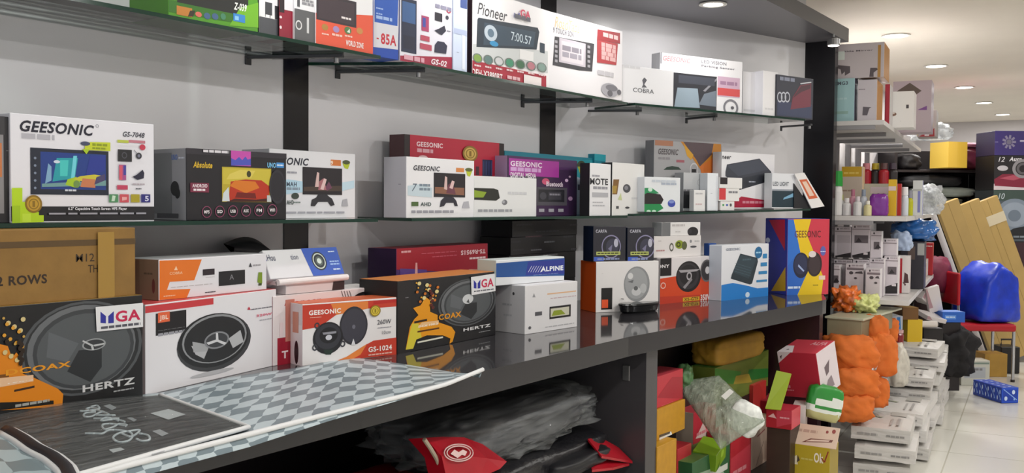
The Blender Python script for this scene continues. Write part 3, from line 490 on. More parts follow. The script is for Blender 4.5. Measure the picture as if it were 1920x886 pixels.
YB('monitor_box', 'large teal box showing behind the purple stereo box', 'box', 946, 1113, 282, 2.245, MD, .05, {'F': '#1d8fa6', 'R': '#0d1826', 'L': '#147488', 'T': '#2fb0c2'},
   [('p', [(1080, 402), (1113, 402), (1113, 340), (1080, 320)], '#b9c8dc'), ('p', [(1080, 330), (1113, 345), (1113, 300), (1080, 300)], '#1fa7b8'), ('e', 1090, 310, 8, 9, '#3c4a30'), ('p', [(1083, 312), (1096, 312), (1092, 327), (1087, 325)], '#b8c832'), ('r', 1083, 356, 1095, 346, '#1d2c50'), ('r', 1110, 404, 1113, 290, '#10182c')], group=MG, r0=345, r1=345)
YB('monitor_box', 'second teal box, narrow with a black side, behind the remote box', 'box', 1114, 1156, 288, 2.235, MD, .05, {'F': '#1b90a8', 'R': '#151a22', 'T': '#2fb0c2'}, [('r', 1114, 300, 1156, 290, '#30b4c6'), ('r', 1153, 400, 1156, 290, '#10182c')], group=MG, r0=345, r1=345)
YB('remote_box', 'slim white box marked REMOTE', 'box', 1106, 1145, 305, 2.035, MD, .05, {'F': '#e9e9ec', 'L': '#17171b', 'R': '#b8b8bc'},
   [('t', 'REMOTE', 1091, 345, 1140, 335, '#25262c', 'b'), ('k', 1110, 331, 1124, 328, '#a4a4ac'), ('k', 1112, 354, 1139, 350, '#9a9aa2'), ('r', 1110, 369, 1140, 361, '#b4b4ba'), ('k', 1111, 380, 1130, 378, '#b8b8be'), ('k', 1111, 386, 1134, 384, '#b8b8be')], group=MG, r0=350, r1=350)
YB('remote_box', 'white box picturing a gold phone and round knob', 'box', 1148, 1208, 304, (2.03, 2.01), MD, .06, {'F': '#e4e3e2', 'L': '#17171b', 'R': '#cfcfd2'},
   [('p', [(1147, 364), (1157, 364), (1161, 336), (1150, 336)], '#7f5a2c'), ('p', [(1148, 362), (1155, 362), (1157, 348), (1148, 348)], '#a88a3c'), ('e', 1175, 353, 7, 8, '#4a4a50'), ('e', 1174, 352, 3.5, 4, '#85858c'), ('p', [(1158, 374), (1166, 375), (1164, 361)], '#c6cf9a'), ('r', 1155, 391, 1160, 386, '#44444a'), ('e', 1176, 389, 4, 2, '#303036'), ('k', 1184, 373, 1205, 370, '#d0d0d2')], group=MG, r0=350, r1=350)
ZM = lambda px: MD+.008+(DZ-.008)*max(0, min(1, ((P3(px, 390, 0)-S3A).dot(d3))/(S3B-S3A).length))
def MB3(name, label, cat, pl, pr, row, off, d, skin, art=None, dz=0, off2=None, **k):
    return B3(name, label, cat, pl, pr, row, 390, off, max(ZM(pr), ZM(pl))+dz+.002, d, skin, art, off2=off2, group=MG, **k)
MB3('camera_box', 'white and green box picturing a black oval camera', 'box', 1208, 1275, 331, .012, .05, {'F': '#e2e6ea', 'R': '#17171b', 'L': '#cfd3d8'},
   [('p', [(1208, 399), (1232, 399), (1244, 390), (1238, 382), (1208, 382)], '#1d8a4c'), ('p', [(1208, 366), (1236, 362), (1222, 352), (1208, 352)], '#2c8f5a'), ('p', [(1208, 382), (1240, 382), (1244, 374), (1238, 364), (1214, 361), (1208, 364)], '#241c20'), ('e', 1219, 355, 4, 4, '#cfe6d8'), ('e', 1226, 396, 4, 3, '#bfe0cc'), ('e', 1216, 396, 4, 3, '#bfe0cc'), ('e', 1259, 381, 7, 7, '#3a4aa8'), ('e', 1259, 378, 5, 3, '#7f90cf'), ('k', 1240, 346, 1268, 343, '#aab4c4'), ('k', 1222, 341, 1268, 338, '#c4ccd6')])
MB3('sensor_box', 'large grey and orange box wrapped in clear film, tallest on this shelf', 'box', 1225, 1352, 262, .17, .06, {'F': '#a9a8ac', 'L': '#86858a', 'R': '#d0803a', 'T': '#c8c8cc'},
   [('p', [(1276, 262), (1352, 262), (1352, 330), (1338, 330), (1312, 316)], '#c8842c'), ('p', [(1281, 262), (1338, 262), (1334, 290), (1312, 312), (1306, 300)], '#5a4a50'), ('p', [(1312, 312), (1352, 285), (1352, 335), (1316, 330)], '#d8762e'), ('p', [(1281, 268), (1300, 290), (1296, 300), (1288, 292)], '#d8a02c'), ('r', 1228, 272, 1262, 262, '#b07a60'), ('t', 'GEESONIC', 1234, 289, 1272, 280, '#5a5458', 'bi'), ('k', 1234, 298, 1256, 295, '#8d8a90'), ('r', 1268, 304, 1283, 300, '#a8606c'), ('p', [(1244, 318), (1277, 318), (1272, 313), (1260, 311), (1250, 313)], '#2c4038'), ('o', 1301, 318, 8, 13, .8, '#d4d2d4'), ('r', 1297, 323, 1305, 317, '#26262a')])
MB3('camera_box', 'grey white box beneath the orange one, with a dark lower panel', 'box', 1281, 1328, 323, .085, .06, {'F': '#bcbdc1', 'L': '#9a9b9f', 'R': '#e2e4ea'}, [('r', 1279, 390, 1300, 358, '#26272c'), ('k', 1281, 358, 1300, 355, '#6a6a70'), ('o', 1313, 342, 6, 7, .8, '#a8a8ac')])
MB3('camera_box', 'tiny plain white box standing alone before the grey one', 'box', 1301, 1322, 356, .02, .03, {'F': '#e4e4e4', 'R': '#2a2a2e', 'L': '#c4c4c6'}, [('k', 1304, 364, 1318, 361, '#bdbdc0'), ('k', 1304, 384, 1316, 381, '#d0b8bc')])
MB3('sensor_box', 'upright pale blue white box lettered up its side', 'box', 1326, 1346, 324, .03, .05, {'F': '#e6eaf0', 'L': '#c8ccd2', 'R': '#e0b49c'}, [('k', 1332, 384, 1336, 340, '#7f8b9a'), ('r', 1342, 396, 1346, 330, '#d9dde4')])
MB3('amplifier_box', 'white box picturing a slim dark amplifier above a crimson band', 'box', 1352, 1451, 284, .10, .06, {'F': '#eae9ee', 'R': '#d8d7dc', 'L': '#cfced4'},
   [('t', 'Pioneer', 1341, 297, 1371, 290, '#3a3a42', 'bi'), ('p', [(1360, 322), (1363, 308), (1424, 297), (1446, 322), (1446, 334), (1440, 338), (1392, 354), (1360, 330)], '#3a3e4a'), ('p', [(1386, 356), (1440, 340), (1446, 332), (1446, 322), (1388, 334)], '#2c303a'), ('p', [(1362, 310), (1424, 299), (1440, 318), (1384, 330)], '#454a58'), ('k', 1404, 342, 1416, 339, '#9da2b0'), ('p', [(1352, 389), (1447, 388), (1447, 377), (1390, 368), (1384, 372), (1352, 372)], '#b2153c'), ('k', 1392, 381, 1436, 377, '#d88a9c')])
for lb, a_, b_, dz, row, ops in (('tiny white box with green and blue dots, lowest of the small stack', 1351, 1377, 0, 375, [('e', 1356, 384, 2, 2, '#4a9a5a'), ('e', 1363, 384, 2, 2, '#3a5ab0'), ('e', 1370, 384, 2, 3, '#555555')]),
                              ('red and white box in the middle of the small stack', 1348, 1386, .045, 345, [('r', 1348, 374, 1361, 346, '#cf3d42'), ('k', 1366, 362, 1383, 358, '#7a7a80')]),
                              ('white box with a black label, topmost of the small stack', 1349, 1391, .108, 322, [('r', 1350, 345, 1364, 332, '#231c22'), ('k', 1370, 333, 1388, 329, '#b0b47c')])):
    P_ = P3(1360, 390, .02); zz = ZM(1365)+.002+dz
    o = BOX('fuse_box', lb, 'box', P3(a_, 390, .02), P3(b_, 390, .02), zz, {0: .044, .045: .062, .108: .052}[dz], .05, {'F': '#e6e5e4', 'L': '#c9c8c8', 'R': '#d8d7d7'}, ops, group=MG)
MB3('bulb_box', 'white box over a dark blue picture beside the amplifier box', 'box', 1447, 1491, 324, .03, .05, {'F': '#e3e5ea', 'L': '#cfd1d6', 'R': '#c8cad0'}, [('r', 1447, 388, 1491, 357, '#1c3440'), ('p', [(1468, 374), (1491, 368), (1491, 360), (1470, 370)], '#7fb2d0'), ('t', 'LED LIGHT', 1449, 348, 1479, 341, '#555a64', 'b'), ('r', 1447, 357, 1491, 355, '#9aa0aa')])
pc = P3(1506, 387, .01); zz = ZM(1520)+.001
mb = MB(); q_ = [P3(x, y, .012)-pc for x, y in ((1490, 322), (1508, 320), (1546, 383), (1522, 387))]; dzz = zz-pc.z-min(v.z for v in q_)
q_ = [v+Vector((0, 0, dzz)) for v in q_]; bk_ = [v+n3*.005 for v in q_]
mb.add(q_+bk_, [(0, 3, 2, 1), (4, 5, 6, 7), (0, 1, 5, 4), (1, 2, 6, 5), (2, 3, 7, 6), (3, 0, 4, 7)], M('#e9e7e6', .3))
def inq(a, b): return q_[0].lerp(q_[1], a).lerp(q_[3].lerp(q_[2], a), b)-n3*.0006
mb.add([inq(.14, .18), inq(.86, .18), inq(.86, .74), inq(.14, .74)], [(0, 3, 2, 1)], M('#d0643c', .4))
mb.add([inq(.3, .24)-n3*.0003, inq(.7, .24)-n3*.0003, inq(.7, .66)-n3*.0003, inq(.3, .66)-n3*.0003], [(0, 3, 2, 1)], M('#e6c8b4', .4))
o = mb.build('phone_mount_card', None, pc); tag(o, 'white and orange card leaning at the end of the middle shelf', 'card', MG)
t_ = [P3(x, y, .024)-pc+Vector((0, 0, dzz)) for x, y in ((1489, 340), (1521, 387), (1489, 387))]; t = MB(); t.add(t_+[v+n3*.03 for v in t_], [(0, 2, 1), (3, 4, 5), (0, 1, 4, 3), (1, 2, 5, 4), (2, 0, 3, 5)], M('#1c1d22', .4)); t.build('backing_wedge', o)['label'] = 'black wedge'
# ------------------------------------------------------------------ boxes on the counter
CG = 'boxes along the counter'
def CB(name, label, cat, al, ar, row, d, skin, art=None, z=None, **k):
    """al, ar: picture points of the lower front corners"""
    z = CT if z is None else z
    k.setdefault('group', CG)
    return BOX(name, label, cat, G(al[0], al[1], CT), G(ar[0], ar[1], CT), z, 0, d, skin, art, row=row, **k)
def speaker_print(cx, cy, rx, ry, tilt=0):
    return [('e', cx, cy, rx, ry, '#505356'), ('e', cx, cy, rx*.95, ry*.95, '#26282a'), ('e', cx-rx*.01, cy-ry*.02, rx*.9, ry*.9, '#6a6d70'), ('e', cx+rx*.02, cy+ry*.01, rx*.84, ry*.84, '#3c3f42'), ('e', cx+rx*.02, cy+ry*.02, rx*.78, ry*.76, '#54585b'), ('p', [(cx-rx*.1, cy+ry*.05), (cx-rx*.3, cy+ry*.5), (cx+rx*.1, cy+ry*.72), (cx+rx*.3, cy+ry*.4), (cx+rx*.3, cy)], '#26292c'), ('p', [(cx-rx*.1, cy-ry*.1), (cx-rx*.62, cy-ry*.34), (cx-rx*.66, cy+ry*.2), (cx-rx*.3, cy+ry*.3)], '#62666a')]
hz = YB('speaker_box', 'large black and orange speaker box at the near end of the counter', 'box', -120, 268, 585, 1.925, CT, .17, {'F': '#141416', 'T': '#8a6a2a', 'L': '#141416', 'R': '#0f0f10'},
   speaker_print(158, 652, 108, 88)+[('e', 176, 645, 22, 11, '#9da1a3'), ('e', 176, 645, 19, 9, '#34373a'), ('p', [(155, 637), (174, 646), (176, 656), (172, 656), (170, 648), (154, 640)], '#c2c5c6'), ('p', [(174, 646), (195, 642), (195, 645), (177, 649)], '#c2c5c6'),
    ('p', [(-120, 775), (116, 762), (118, 738), (108, 728), (60, 706), (42, 700), (40, 672), (30, 660), (22, 670), (14, 648), (-20, 640), (-120, 660)], '#e2860f'), ('p', [(-60, 775), (100, 757), (100, 750), (-60, 756)], '#15120c'), ('k', 28, 758, 92, 752, '#a8a8a2'), ('p', [(-40, 712), (62, 702), (62, 714), (-40, 732)], '#edc29a'), ('t', 'DCX 160.3', -50, 727, 62, 712, '#f6e6d6', 'b'), ('p', [(26, 730), (64, 722), (64, 726), (26, 734)], '#3a2008'), ('p', [(-20, 704), (16, 700), (16, 706), (-20, 710)], '#7a4a10'), ('t', 'DCOAX', 10, 704, 132, 676, '#e89a1e', 'b'), ('t', 'HERTZ', 154, 735, 252, 706, '#d2d3d4', 'b'), ('k', 212, 732, 250, 728, '#a4a6a8'),
    *[('e', 6+(i*37 % 41)*.95, 596+(i*53 % 83), 2.5+(i % 3), 2.5+(i % 3), ('#c9a04a', '#e0a030', '#d8c48a')[i % 3]) for i in range(22)], *[('e', 12+(i*29 % 30), 640+(i*17 % 45), 4, 5, '#2a1a08') for i in range(9)]],
   sticker=[('shop_sticker', 'white shop sticker with blue emblem and red letters', [('p', [(179, 621), (266, 612), (266, 567), (177, 575)], '#e8e8ea')]+shop_logo(180, 572, 266, 616))], group=CG, flap='#8a6a2a', r0=700, r1=700)
hzt = CT+hz.bound_box[1][2]+.0003
KRAFT = M('#8f6b33', .7, var=.12, scale=14, bump=.1, name='brown_cardboard'); KRAFT2 = M('#b08a3c', .65, var=.08, scale=14, name='tan_cardboard')
YB('carton', 'big brown shipping carton lying on the large black speaker box', 'carton', -160, 254, 434, 1.935, hzt, .20, {'F': KRAFT, 'R': KRAFT, 'T': KRAFT, 'L': KRAFT},
   [('t', 'CAR 2 ROWS', -70, 541, 88, 513, '#2e1f12', 'b'), ('t', 'M12 E30', 142, 491, 212, 473, '#3a2a16'), ('t', 'THICK', 165, 511, 208, 494, '#3a2a16'), ('r', -160, 458, 254, 457, '#5a4322')], group=CG, r0=550, r1=540,
   sticker=[('packing_tape', 'strip of shiny brown tape', [('r', 182, 560, 212, 434, M('#a8843f', .15))])])
jb = CB('speaker_box', 'white speaker box picturing a black oval speaker, under the orange box', 'box', (273, 741), (518, 684), 571, .17, {'F': '#e4e2e6', 'L': '#c9b9bb', 'T': '#d8d6d8', 'R': '#cfcdd0'},
   [('r', 270, 574, 400, 570, '#c83a40'), ('r', 292, 629, 349, 580, '#141216'), ('r', 296, 605, 318, 583, '#e2643a'), ('t', 'JBL', 299, 602, 315, 589, '#f3d9c8', 'b'), ('k', 296, 620, 346, 612, '#d0d0d6'), ('k', 296, 625, 346, 622, '#9a9aa2'), ('e', 404, 641, 66, 53, '#3a3b3e'), ('e', 402, 637, 63, 50, '#1b1c1f'), ('e', 404, 634, 58, 45, '#8f9194'), ('e', 404, 635, 55, 42, '#1f2023'), ('p', [(358, 648), (390, 652), (382, 672), (366, 664)], '#b4b5b8'), ('p', [(360, 640), (392, 646), (388, 658), (362, 660)], '#a4a5a8'), ('p', [(428, 634), (450, 618), (456, 640), (436, 652)], '#b4b5b8'), ('e', 406, 637, 23, 16, '#85878b'), ('e', 406, 637, 20, 13, '#3a3c40'), ('p', [(404, 623), (408, 624), (409, 640), (404, 640)], '#cfd0d3'), ('p', [(386, 642), (404, 636), (406, 640), (390, 646)], '#cfd0d3'), ('p', [(408, 636), (424, 642), (420, 646), (406, 640)], '#cfd0d3'), ('e', 398, 698, 40, 4, '#b4b4b8'),
    ('k', 470, 579, 509, 575, '#6a6a72'), ('p', [(463, 580), (469, 580), (466, 574)], '#c23048'), ('t', '320W', 480, 594, 509, 585, '#d86a80', 'b'), ('k', 486, 599, 509, 597, '#a8a8b0')],
   left=[('k', 273, 688, 276, 630, '#8a8a90')], flap='#c8494c')
jt = CT+jb.bound_box[1][2]+.0015
A = plane_hit(298, 565, G(275, 735, CT)+Vector((0, .012, 0)), Vector((0, 1, 0))); B_ = plane_hit(500, 552, G(275, 735, CT)+Vector((0, .05, 0)), Vector((0, 1, 0)))
BOX('stereo_box', 'orange and white car stereo box lying on the white speaker box', 'box', A, B_, jt, 0, .12, {'F': '#e2e1e6', 'L': '#7a6252', 'T': '#c9c8cc'},
   [('p', [(299, 562), (350, 558), (357, 541), (313, 543), (318, 528), (364, 525), (378, 486), (299, 488)], '#e27420'), ('t', 'COBRA', 318, 515, 342, 508, '#f3c9a4'), ('p', [(326, 506), (333, 506), (330, 498)], '#f3c9a4'), ('k', 320, 538, 398, 532, '#b9b3b4'), ('r', 380, 516, 402, 503, '#2a2028'), ('r', 410, 536, 459, 505, '#1c1b20'), ('t', 'A', 430, 524, 438, 514, '#8a8a90'), ('k', 385, 520, 402, 518, '#b9b3b4'), ('k', 430, 550, 492, 545, '#a4a0a6'), ('k', 384, 549, 404, 545, '#4a4650'), ('k', 306, 556, 328, 552, '#f0c6a0'), ('p', [(466, 500), (472, 500), (469, 492)], '#33333a'), ('k', 474, 499, 488, 494, '#a4a0a6'), ('p', [(482, 529), (491, 531), (491, 510), (484, 510)], '#7a9428'), ('r', 484, 535, 490, 530, '#3c4a22')],
   left=[('r', 262, 560, 296, 488, '#86705e'), ('k', 270, 520, 286, 505, '#5f5044'), ('e', 288, 536, 3, 14, '#6a3a38')], row=487, flap='#b9b8bc', group=CG)
# pioneer speaker carton and the tilted box on it
pb = CB('speaker_box', 'pale pink white speaker box with red script behind the small orange speaker box', 'box', (512, 686), (722, 650), 556, .13, {'F': '#e6dcdd', 'L': '#8a3a48', 'T': '#efe9ea'},
   [('t', 'Pioneer', 533, 573, 602, 556, '#b0304c', 'i'), ('r', 520, 686, 546, 630, '#a0152e'), ('r', 535, 640, 552, 560, '#c07a6c'), ('t', 'T', 528, 672, 540, 656, '#f0d8dc', 'b'), ('e', 684, 560, 22, 14, '#241c1e'), ('e', 684, 561, 17, 10, '#4a3e40'), *[('l', 640+i*5, 545, 645+i*5, 562, .002, '#3a2c2e') for i in range(4)], ('r', 524, 632, 530, 604, '#e9d6d8'), ('e', 554, 660, 8, 24, '#1c1618')], flap='#efe9ea')
# lid sheets under the tilted box
pz = CT+pb.bound_box[1][2]+.002; pA = Vector(pb.location); pux = Vector((math.cos(pb.rotation_euler.z), math.sin(pb.rotation_euler.z), 0)); pnb = Vector((-pux.y, pux.x, 0))
def on_pb(u, v, z): return Vector((pA.x, pA.y, 0))+pux*u+pnb*v+Vector((0, 0, z))
o = empty('speaker_box', on_pb(.02, .005, pz), (0, 0, pb.rotation_euler.z)); tag(o, 'white and blue speaker box tilted back on the pale pink speaker box', 'box', CG)
W0 = .255
mb = MB(); mb.box(.03, 0, 0, W0, .12, .028, M('#ddd3d4', .5), .001); Art(mb, lambda a, b: (a*(W0-.03), b*.028), lambda u, v, e: (u+.03, -e, v), W0-.03, .028).run([('p', [(.78, 0), (1, 0), (1, .9), (.8, .9)], '#3a2a2c')]); mb.build('lower_tray', o)
mb = MB(); T = Matrix.Translation((.0, -.008, .042))@Matrix.Rotation(math.radians(90), 4, 'Y')
mb.tube([(-.005, -.006, .036), (W0+.005, -.006, .036)], .009, M('#eae2e2', .4), 12); mb.box(-.005, -.004, .028, W0+.003, .11, .040, M('#e4dcdc', .5), .001); mb.build('rolled_lid', o)
TL = Matrix.Translation((-.012, .0, .046))@Matrix.Rotation(math.radians(-24), 4, 'X')
mb = MB(); mb.box(-.012, 0, 0, W0+.012, .07, .085, M('#dedde2', .25), .0015, T=TL)
Art(mb, lambda a, b: (a*(W0+.024), b*.085), lambda u, v, e: tuple(TL @ Vector((u-.012, -e, v))), W0+.024, .085).run([('p', [(.56, 0), (1, 0), (1, 1), (.50, 1)], '#2b55b8'), ('e', .70, .52, .10, -.34, '#1c2430'), ('o', .70, .52, .085, -.29, .85, '#c9d4cc'), ('e', .70, .52, .05, -.17, '#54625e'), ('e', .70, .52, .03, -.10, '#d8e2dc'), ('t', 'Hou', .03, .62, .13, .84, '#3a3c5a'), ('t', 'tion', .33, .62, .43, .80, '#6a6c80'), ('r', -.02, .62, .02, .84, '#2b2f8a'), ('k', .86, .78, .95, .90, '#cfe0f6'), ('k', .84, .45, .97, .5, '#9fc0f0'), ('k', .84, .35, .97, .4, '#9fc0f0'), ('k', .86, .12, .96, .25, '#cfe0f6')])
mb.build('printed_carton', o)
# dark folded sunshade behind the orange box
mb = MB(); p0 = Y(438, 478, 2.21); p1 = Y(545, 520, 2.19); n_ = 14; vv = []
for i in range(n_+1):
    s_ = i/n_; base = p0.lerp(p1, s_); hgt = .012+.055*math.sin(min(1, s_*1.25)*math.pi*.62)
    vv += [(base.x, base.y, base.z-.05*s_), (base.x, base.y-.004, base.z-.05*s_+hgt*1.2+.008), (base.x+.02, base.y+.07, base.z-.05*s_+hgt*1.5+.012)]
mb.add(vv, [q for i in range(n_) for q in ((i*3, i*3+3, i*3+4, i*3+1), (i*3+1, i*3+4, i*3+5, i*3+2), (i*3+2, i*3+5, i*3+3, i*3))], M('#1c1a20', .5, name='black_vinyl'))
zmin = min(v[2] for v in vv); o = mb.build('sunshade', smooth=True); tag(o, 'black curved sunshade flap behind the orange and white stereo box', 'sunshade')
mb = MB(); pl = Y(505, 520, 2.2); mb.box(pl.x-.08, 2.13, CT+.001, pl.x+.075, 2.27, zmin+.055, M('#211c1e', .6), .003); o = mb.build('carton'); tag(o, 'dark carton in the gap behind the white speaker box', 'carton', CG)
# small speaker box
CB('speaker_box', 'white and red speaker box picturing two black round speakers', 'box', (567, 686), (743, 664), 570, .10, {'F': '#e6e2e2', 'L': '#d9ccce', 'T': '#d2643a', 'R': '#b02a22'},
   [('p', [(567, 572), (743, 560), (743, 574), (690, 578), (630, 590), (600, 612), (567, 618)], '#c43a26'), ('p', [(630, 590), (690, 578), (690, 564), (620, 569)], '#e0803a'), ('p', [(700, 570), (743, 566), (743, 560), (700, 563)], '#b8241e'), ('p', [(743, 664), (743, 632), (700, 638), (678, 650), (650, 668), (630, 676)], '#c43a26'), ('p', [(630, 676), (650, 668), (678, 650), (688, 644), (676, 664), (660, 673)], '#e0803a'), ('t', 'GEESONIC', 579, 591, 639, 577, '#f4ece8', 'b'), ('k', 581, 596, 602, 593, '#efc0b0'),
    ('e', 663, 610, 26, 36, '#2c2b33'), ('e', 663, 610, 23, 32, '#3b3a44'), ('e', 663, 612, 3, 4, '#6a6a76'), ('e', 615, 633, 28, 30, '#1d1d22'), ('e', 615, 630, 24, 24, '#33333a'), ('e', 616, 628, 17, 15, '#1c1c20'), ('p', [(604, 623), (630, 620), (630, 624), (606, 627)], '#8f8f98'), ('e', 616, 632, 6, 5, '#c8c8d0'), ('p', [(606, 655), (624, 655), (620, 664), (610, 664)], '#23332c'), *[('o', x, y, 5, 6, .55, '#3a3a42') for x, y in ((590, 651), (594, 610), (642, 644))], ('p', [(658, 646), (666, 646), (662, 634)], '#d6d6da'),
    ('t', '260W', 707, 608, 733, 597, '#4f4e55'), ('k', 707, 615, 733, 611, '#9b9aa2'), ('t', '10cm', 716, 626, 732, 618, '#8a8a90'), ('t', 'GS-1024', 690, 660, 734, 645, '#f4ece8', 'b'), ('k', 690, 664, 734, 661, '#eab8ac')],
   left=[('r', 546, 690, 567, 610, '#e2d8da'), ('e', 556, 660, 4, 22, '#22191c'), ('r', 549, 622, 560, 585, '#c98a78')],
   sticker=[('gold_seal', 'round gold seal', seal(702, 582, 10, '#8f7a1a', '#d8c040'))], flap='#d2643a')
# red box upside down and the second black speaker box
rz = Y(743, 640, 2.02)
YB('speaker_box', 'dark red speaker box stood upside down behind the small black speaker box', 'box', 743, 914, 466, (2.10, 2.14), CT, .12, {'F': '#4a2a6a', 'T': '#7a0f22', 'L': '#2a1638', 'R': '#5a0c1a'},
   [('p', [(743, 505), (914, 512), (914, 452), (743, 466)], '#9c1128'), ('p', [(870, 510), (914, 516), (914, 505), (880, 504)], '#c08a7a'), ('p', [(750, 540), (800, 540), (800, 505), (750, 503)], '#5b3f8a'), ('p', [(776, 540), (784, 540), (782, 492), (779, 492)], '#e0a8a8'), ('t', 'TS-R6951S', 864, 478, 910, 466, '#ead0d4', 'bu'), ('k', 880, 486, 910, 480, '#ead0d4'), ('k', 790, 476, 856, 470, '#c45a6c'), ('k', 810, 482, 856, 477, '#c45a6c'), ('k', 752, 474, 770, 469, '#d8a4ac')], group=CG, r0=560, r1=560)
CB('speaker_box', 'black speaker box with orange splash and shop sticker, beside the white radio box', 'box', (745, 664), (929, 627), 527, .15, {'F': '#17171a', 'L': '#101012', 'T': '#d88a4a', 'R': '#101012'},
   [('r', 743, 700, 770, 520, '#1d1a1c'), ('k', 760, 575, 766, 540, '#8a8a8e')]+speaker_print(878, 566, 52, 44)+[('e', 877, 560, 10, 9, '#cfd2d4'), ('p', [(874, 566), (880, 568), (878, 560)], '#4a4d50'),
    ('p', [(760, 655), (774, 653), (780, 636), (800, 628), (830, 628), (844, 634), (842, 644), (848, 640), (853, 622), (846, 612), (820, 603), (820, 590), (806, 584), (806, 562), (797, 556), (788, 572), (774, 577), (784, 590), (776, 598), (768, 612)], '#e6980f'), ('p', [(760, 655), (774, 653), (780, 636), (790, 632), (784, 606), (772, 606)], '#d8c83a'), ('p', [(782, 620), (823, 613), (823, 616), (782, 623)], '#5a3008'), ('p', [(776, 602), (800, 597), (800, 601), (776, 606)], '#2a1a0a'), ('p', [(782, 614), (822, 607), (822, 600), (790, 604)], '#eec08a'), ('p', [(782, 640), (830, 630), (830, 633), (782, 643)], '#e0e0d0'), ('t', 'DCX 100.3', 784, 614, 820, 604, '#fbf0e0', 'b'), ('t', 'COAX', 822, 600, 864, 583, '#e6980f', 'b'), ('t', 'HERTZ', 868, 621, 919, 606, '#dcdcdc', 'b'), ('k', 897, 622, 918, 619, '#a4a6a8'), *[('e', 780+(i*31 % 42), 530+(i*23 % 42), 1.5+i % 3, 1.6+i % 3, ('#e6a82a', '#c87018', '#e0cf90')[i % 3]) for i in range(20)], *[('e', 805+(i*17 % 16), 545+(i*13 % 34), 3, 3, '#5a1a10') for i in range(6)]],
   sticker=[('shop_sticker', 'white shop sticker with blue emblem and red letters', [('p', [(882, 553), (927, 545), (927, 512), (881, 519)], '#e6e6e8')]+shop_logo(883, 516, 926, 548))], flap='#d88a4a')
# white radio box and the blue box on it
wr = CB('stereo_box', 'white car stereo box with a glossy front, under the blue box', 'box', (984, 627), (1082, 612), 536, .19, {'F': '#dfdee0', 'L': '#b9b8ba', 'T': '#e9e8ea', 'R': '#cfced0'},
   [('p', [(998, 557), (1004, 557), (1001, 549)], '#9a9a9e'), ('r', 1026, 552, 1080, 544, '#e0b48c'), ('k', 1032, 560, 1080, 553, '#c8b0b4'), ('r', 1030, 598, 1070, 570, '#1e1d1f'), ('r', 1032, 594, 1067, 574, '#c9c8b4'), ('p', [(1034, 592), (1060, 588), (1052, 580), (1038, 582)], '#8a9a2a'), ('r', 1003, 592, 1016, 583, '#55555a'), ('k', 1022, 612, 1076, 606, '#b4b4b8'), ('e', 993, 614, 2.5, 3, '#55555a')],
   left=[('e', 963, 550, 2, 3, '#3a3a3e'), ('k', 942, 580, 960, 560, '#a0a0a4'), ('k', 944, 596, 960, 584, '#a8a8ac')], flap='#e4e3e5')
wz = CT+wr.bound_box[1][2]+.002
A = plane_hit(930, 525, Vector(wr.location)+Vector((0, .07, 0)), Vector((0, 1, 0))); B_ = plane_hit(1058, 522, Vector(wr.location)+Vector((0, .02, 0)), Vector((0, 1, 0)))
BOX('speaker_box', 'flat blue box with white edges lying on the white car stereo box', 'box', A, B_, wz, 0, .09, {'F': '#dfe2e6', 'L': '#c3d0c9', 'T': '#cfdad9', 'R': '#e4e4e6'},
   [('p', [(923, 520), (1062, 516), (1062, 483), (918, 494)], '#1f4f93'), ('p', [(985, 516), (1058, 513), (1058, 486), (990, 490)], '#27358f'), ('t', 'ALPINE', 1014, 509, 1056, 497, '#eef0f4', 'b'), *[('l', 990+i*4.5, 510, 997+i*4.5, 498, .0016, '#eef0f4') for i in range(6)], ('k', 1000, 515, 1046, 512, '#9fb4dc')], row=488, group=CG, flap='#dfe6e6')
# stack of black boxes behind
BK = 'black boxes stacked at the wall'
p = Y(952, 520, 2.13); q = Y(1082, 520, 2.13)
for i, (h, dx, lb) in enumerate(((.13, 0, 'bottom of the black stack behind the blue box'), (.115, .008, 'second black box from the bottom of the stack by the wall'), (.07, .02, 'third black box up in the stack by the wall'), (.065, .03, 'topmost black box of the stack by the wall'))):
    z0 = CT+.0005+sum((.1305, .1155, .0705)[:i])
    BOX('accessory_box', lb if lb[0] != 'b' else 'black box at the '+lb, 'box', p+Vector((dx, 0, 0)), q+Vector((dx*.4, .01, 0)), z0, h, .15, {'F': '#131215', 'L': '#0d0d0f'}, [('k', x_, y_+4, x_+w_, y_, c_) for x_, y_, w_, c_ in ((968, 419, 30, '#2e2e32'), (1068, 419, 18, '#3c3c42'), (1004, 431, 44, '#37373c'), (985, 441, 30, '#4a3238'), (1056, 441, 18, '#333338'), (1020, 451, 20, '#55555a'), (956, 451, 20, '#29292d'), (962, 466, 20, '#2a2a2e'), (995, 466, 20, '#55555a'), (1070, 464, 14, '#4a4a50'), (1018, 475, 28, '#6a6a6e'))], group=BK)
# reversing camera boxes on the white and orange speaker box
wo = CB('speaker_box', 'white speaker box with a bright orange side, under two dark camera boxes', 'box', (1117, 586), (1234, 581), 491, .14, {'F': '#e6e3e2', 'L': '#d8561a', 'T': '#e8e4e2', 'R': '#cfcdcc'},
   [('e', 1194, 532, 24, 33, '#8d8f91'), ('e', 1193, 531, 21, 29, '#a0a2a4'), ('e', 1182, 517, 5, 6, '#d8d8d8'), ('e', 1193, 546, 9, 8, '#c8c9ca'), ('e', 1206, 540, 6, 9, '#b9bbbc'), ('p', [(1176, 528), (1188, 524), (1186, 530)], '#6a6c6e'), ('e', 1192, 540, 4, 4, '#5f6163'), ('r', 1127, 580, 1148, 539, '#1a1818'), ('r', 1128, 577, 1140, 561, '#e2562a'), ('k', 1128, 520, 1131, 505, '#c8c4c4')], flap='#e4e0de')
wo_t = CT+wo.bound_box[1][2]+.0015; wA = Vector(wo.location); wu = Vector((math.cos(wo.rotation_euler.z), math.sin(wo.rotation_euler.z), 0)); wn = Vector((-wu.y, wu.x, 0))
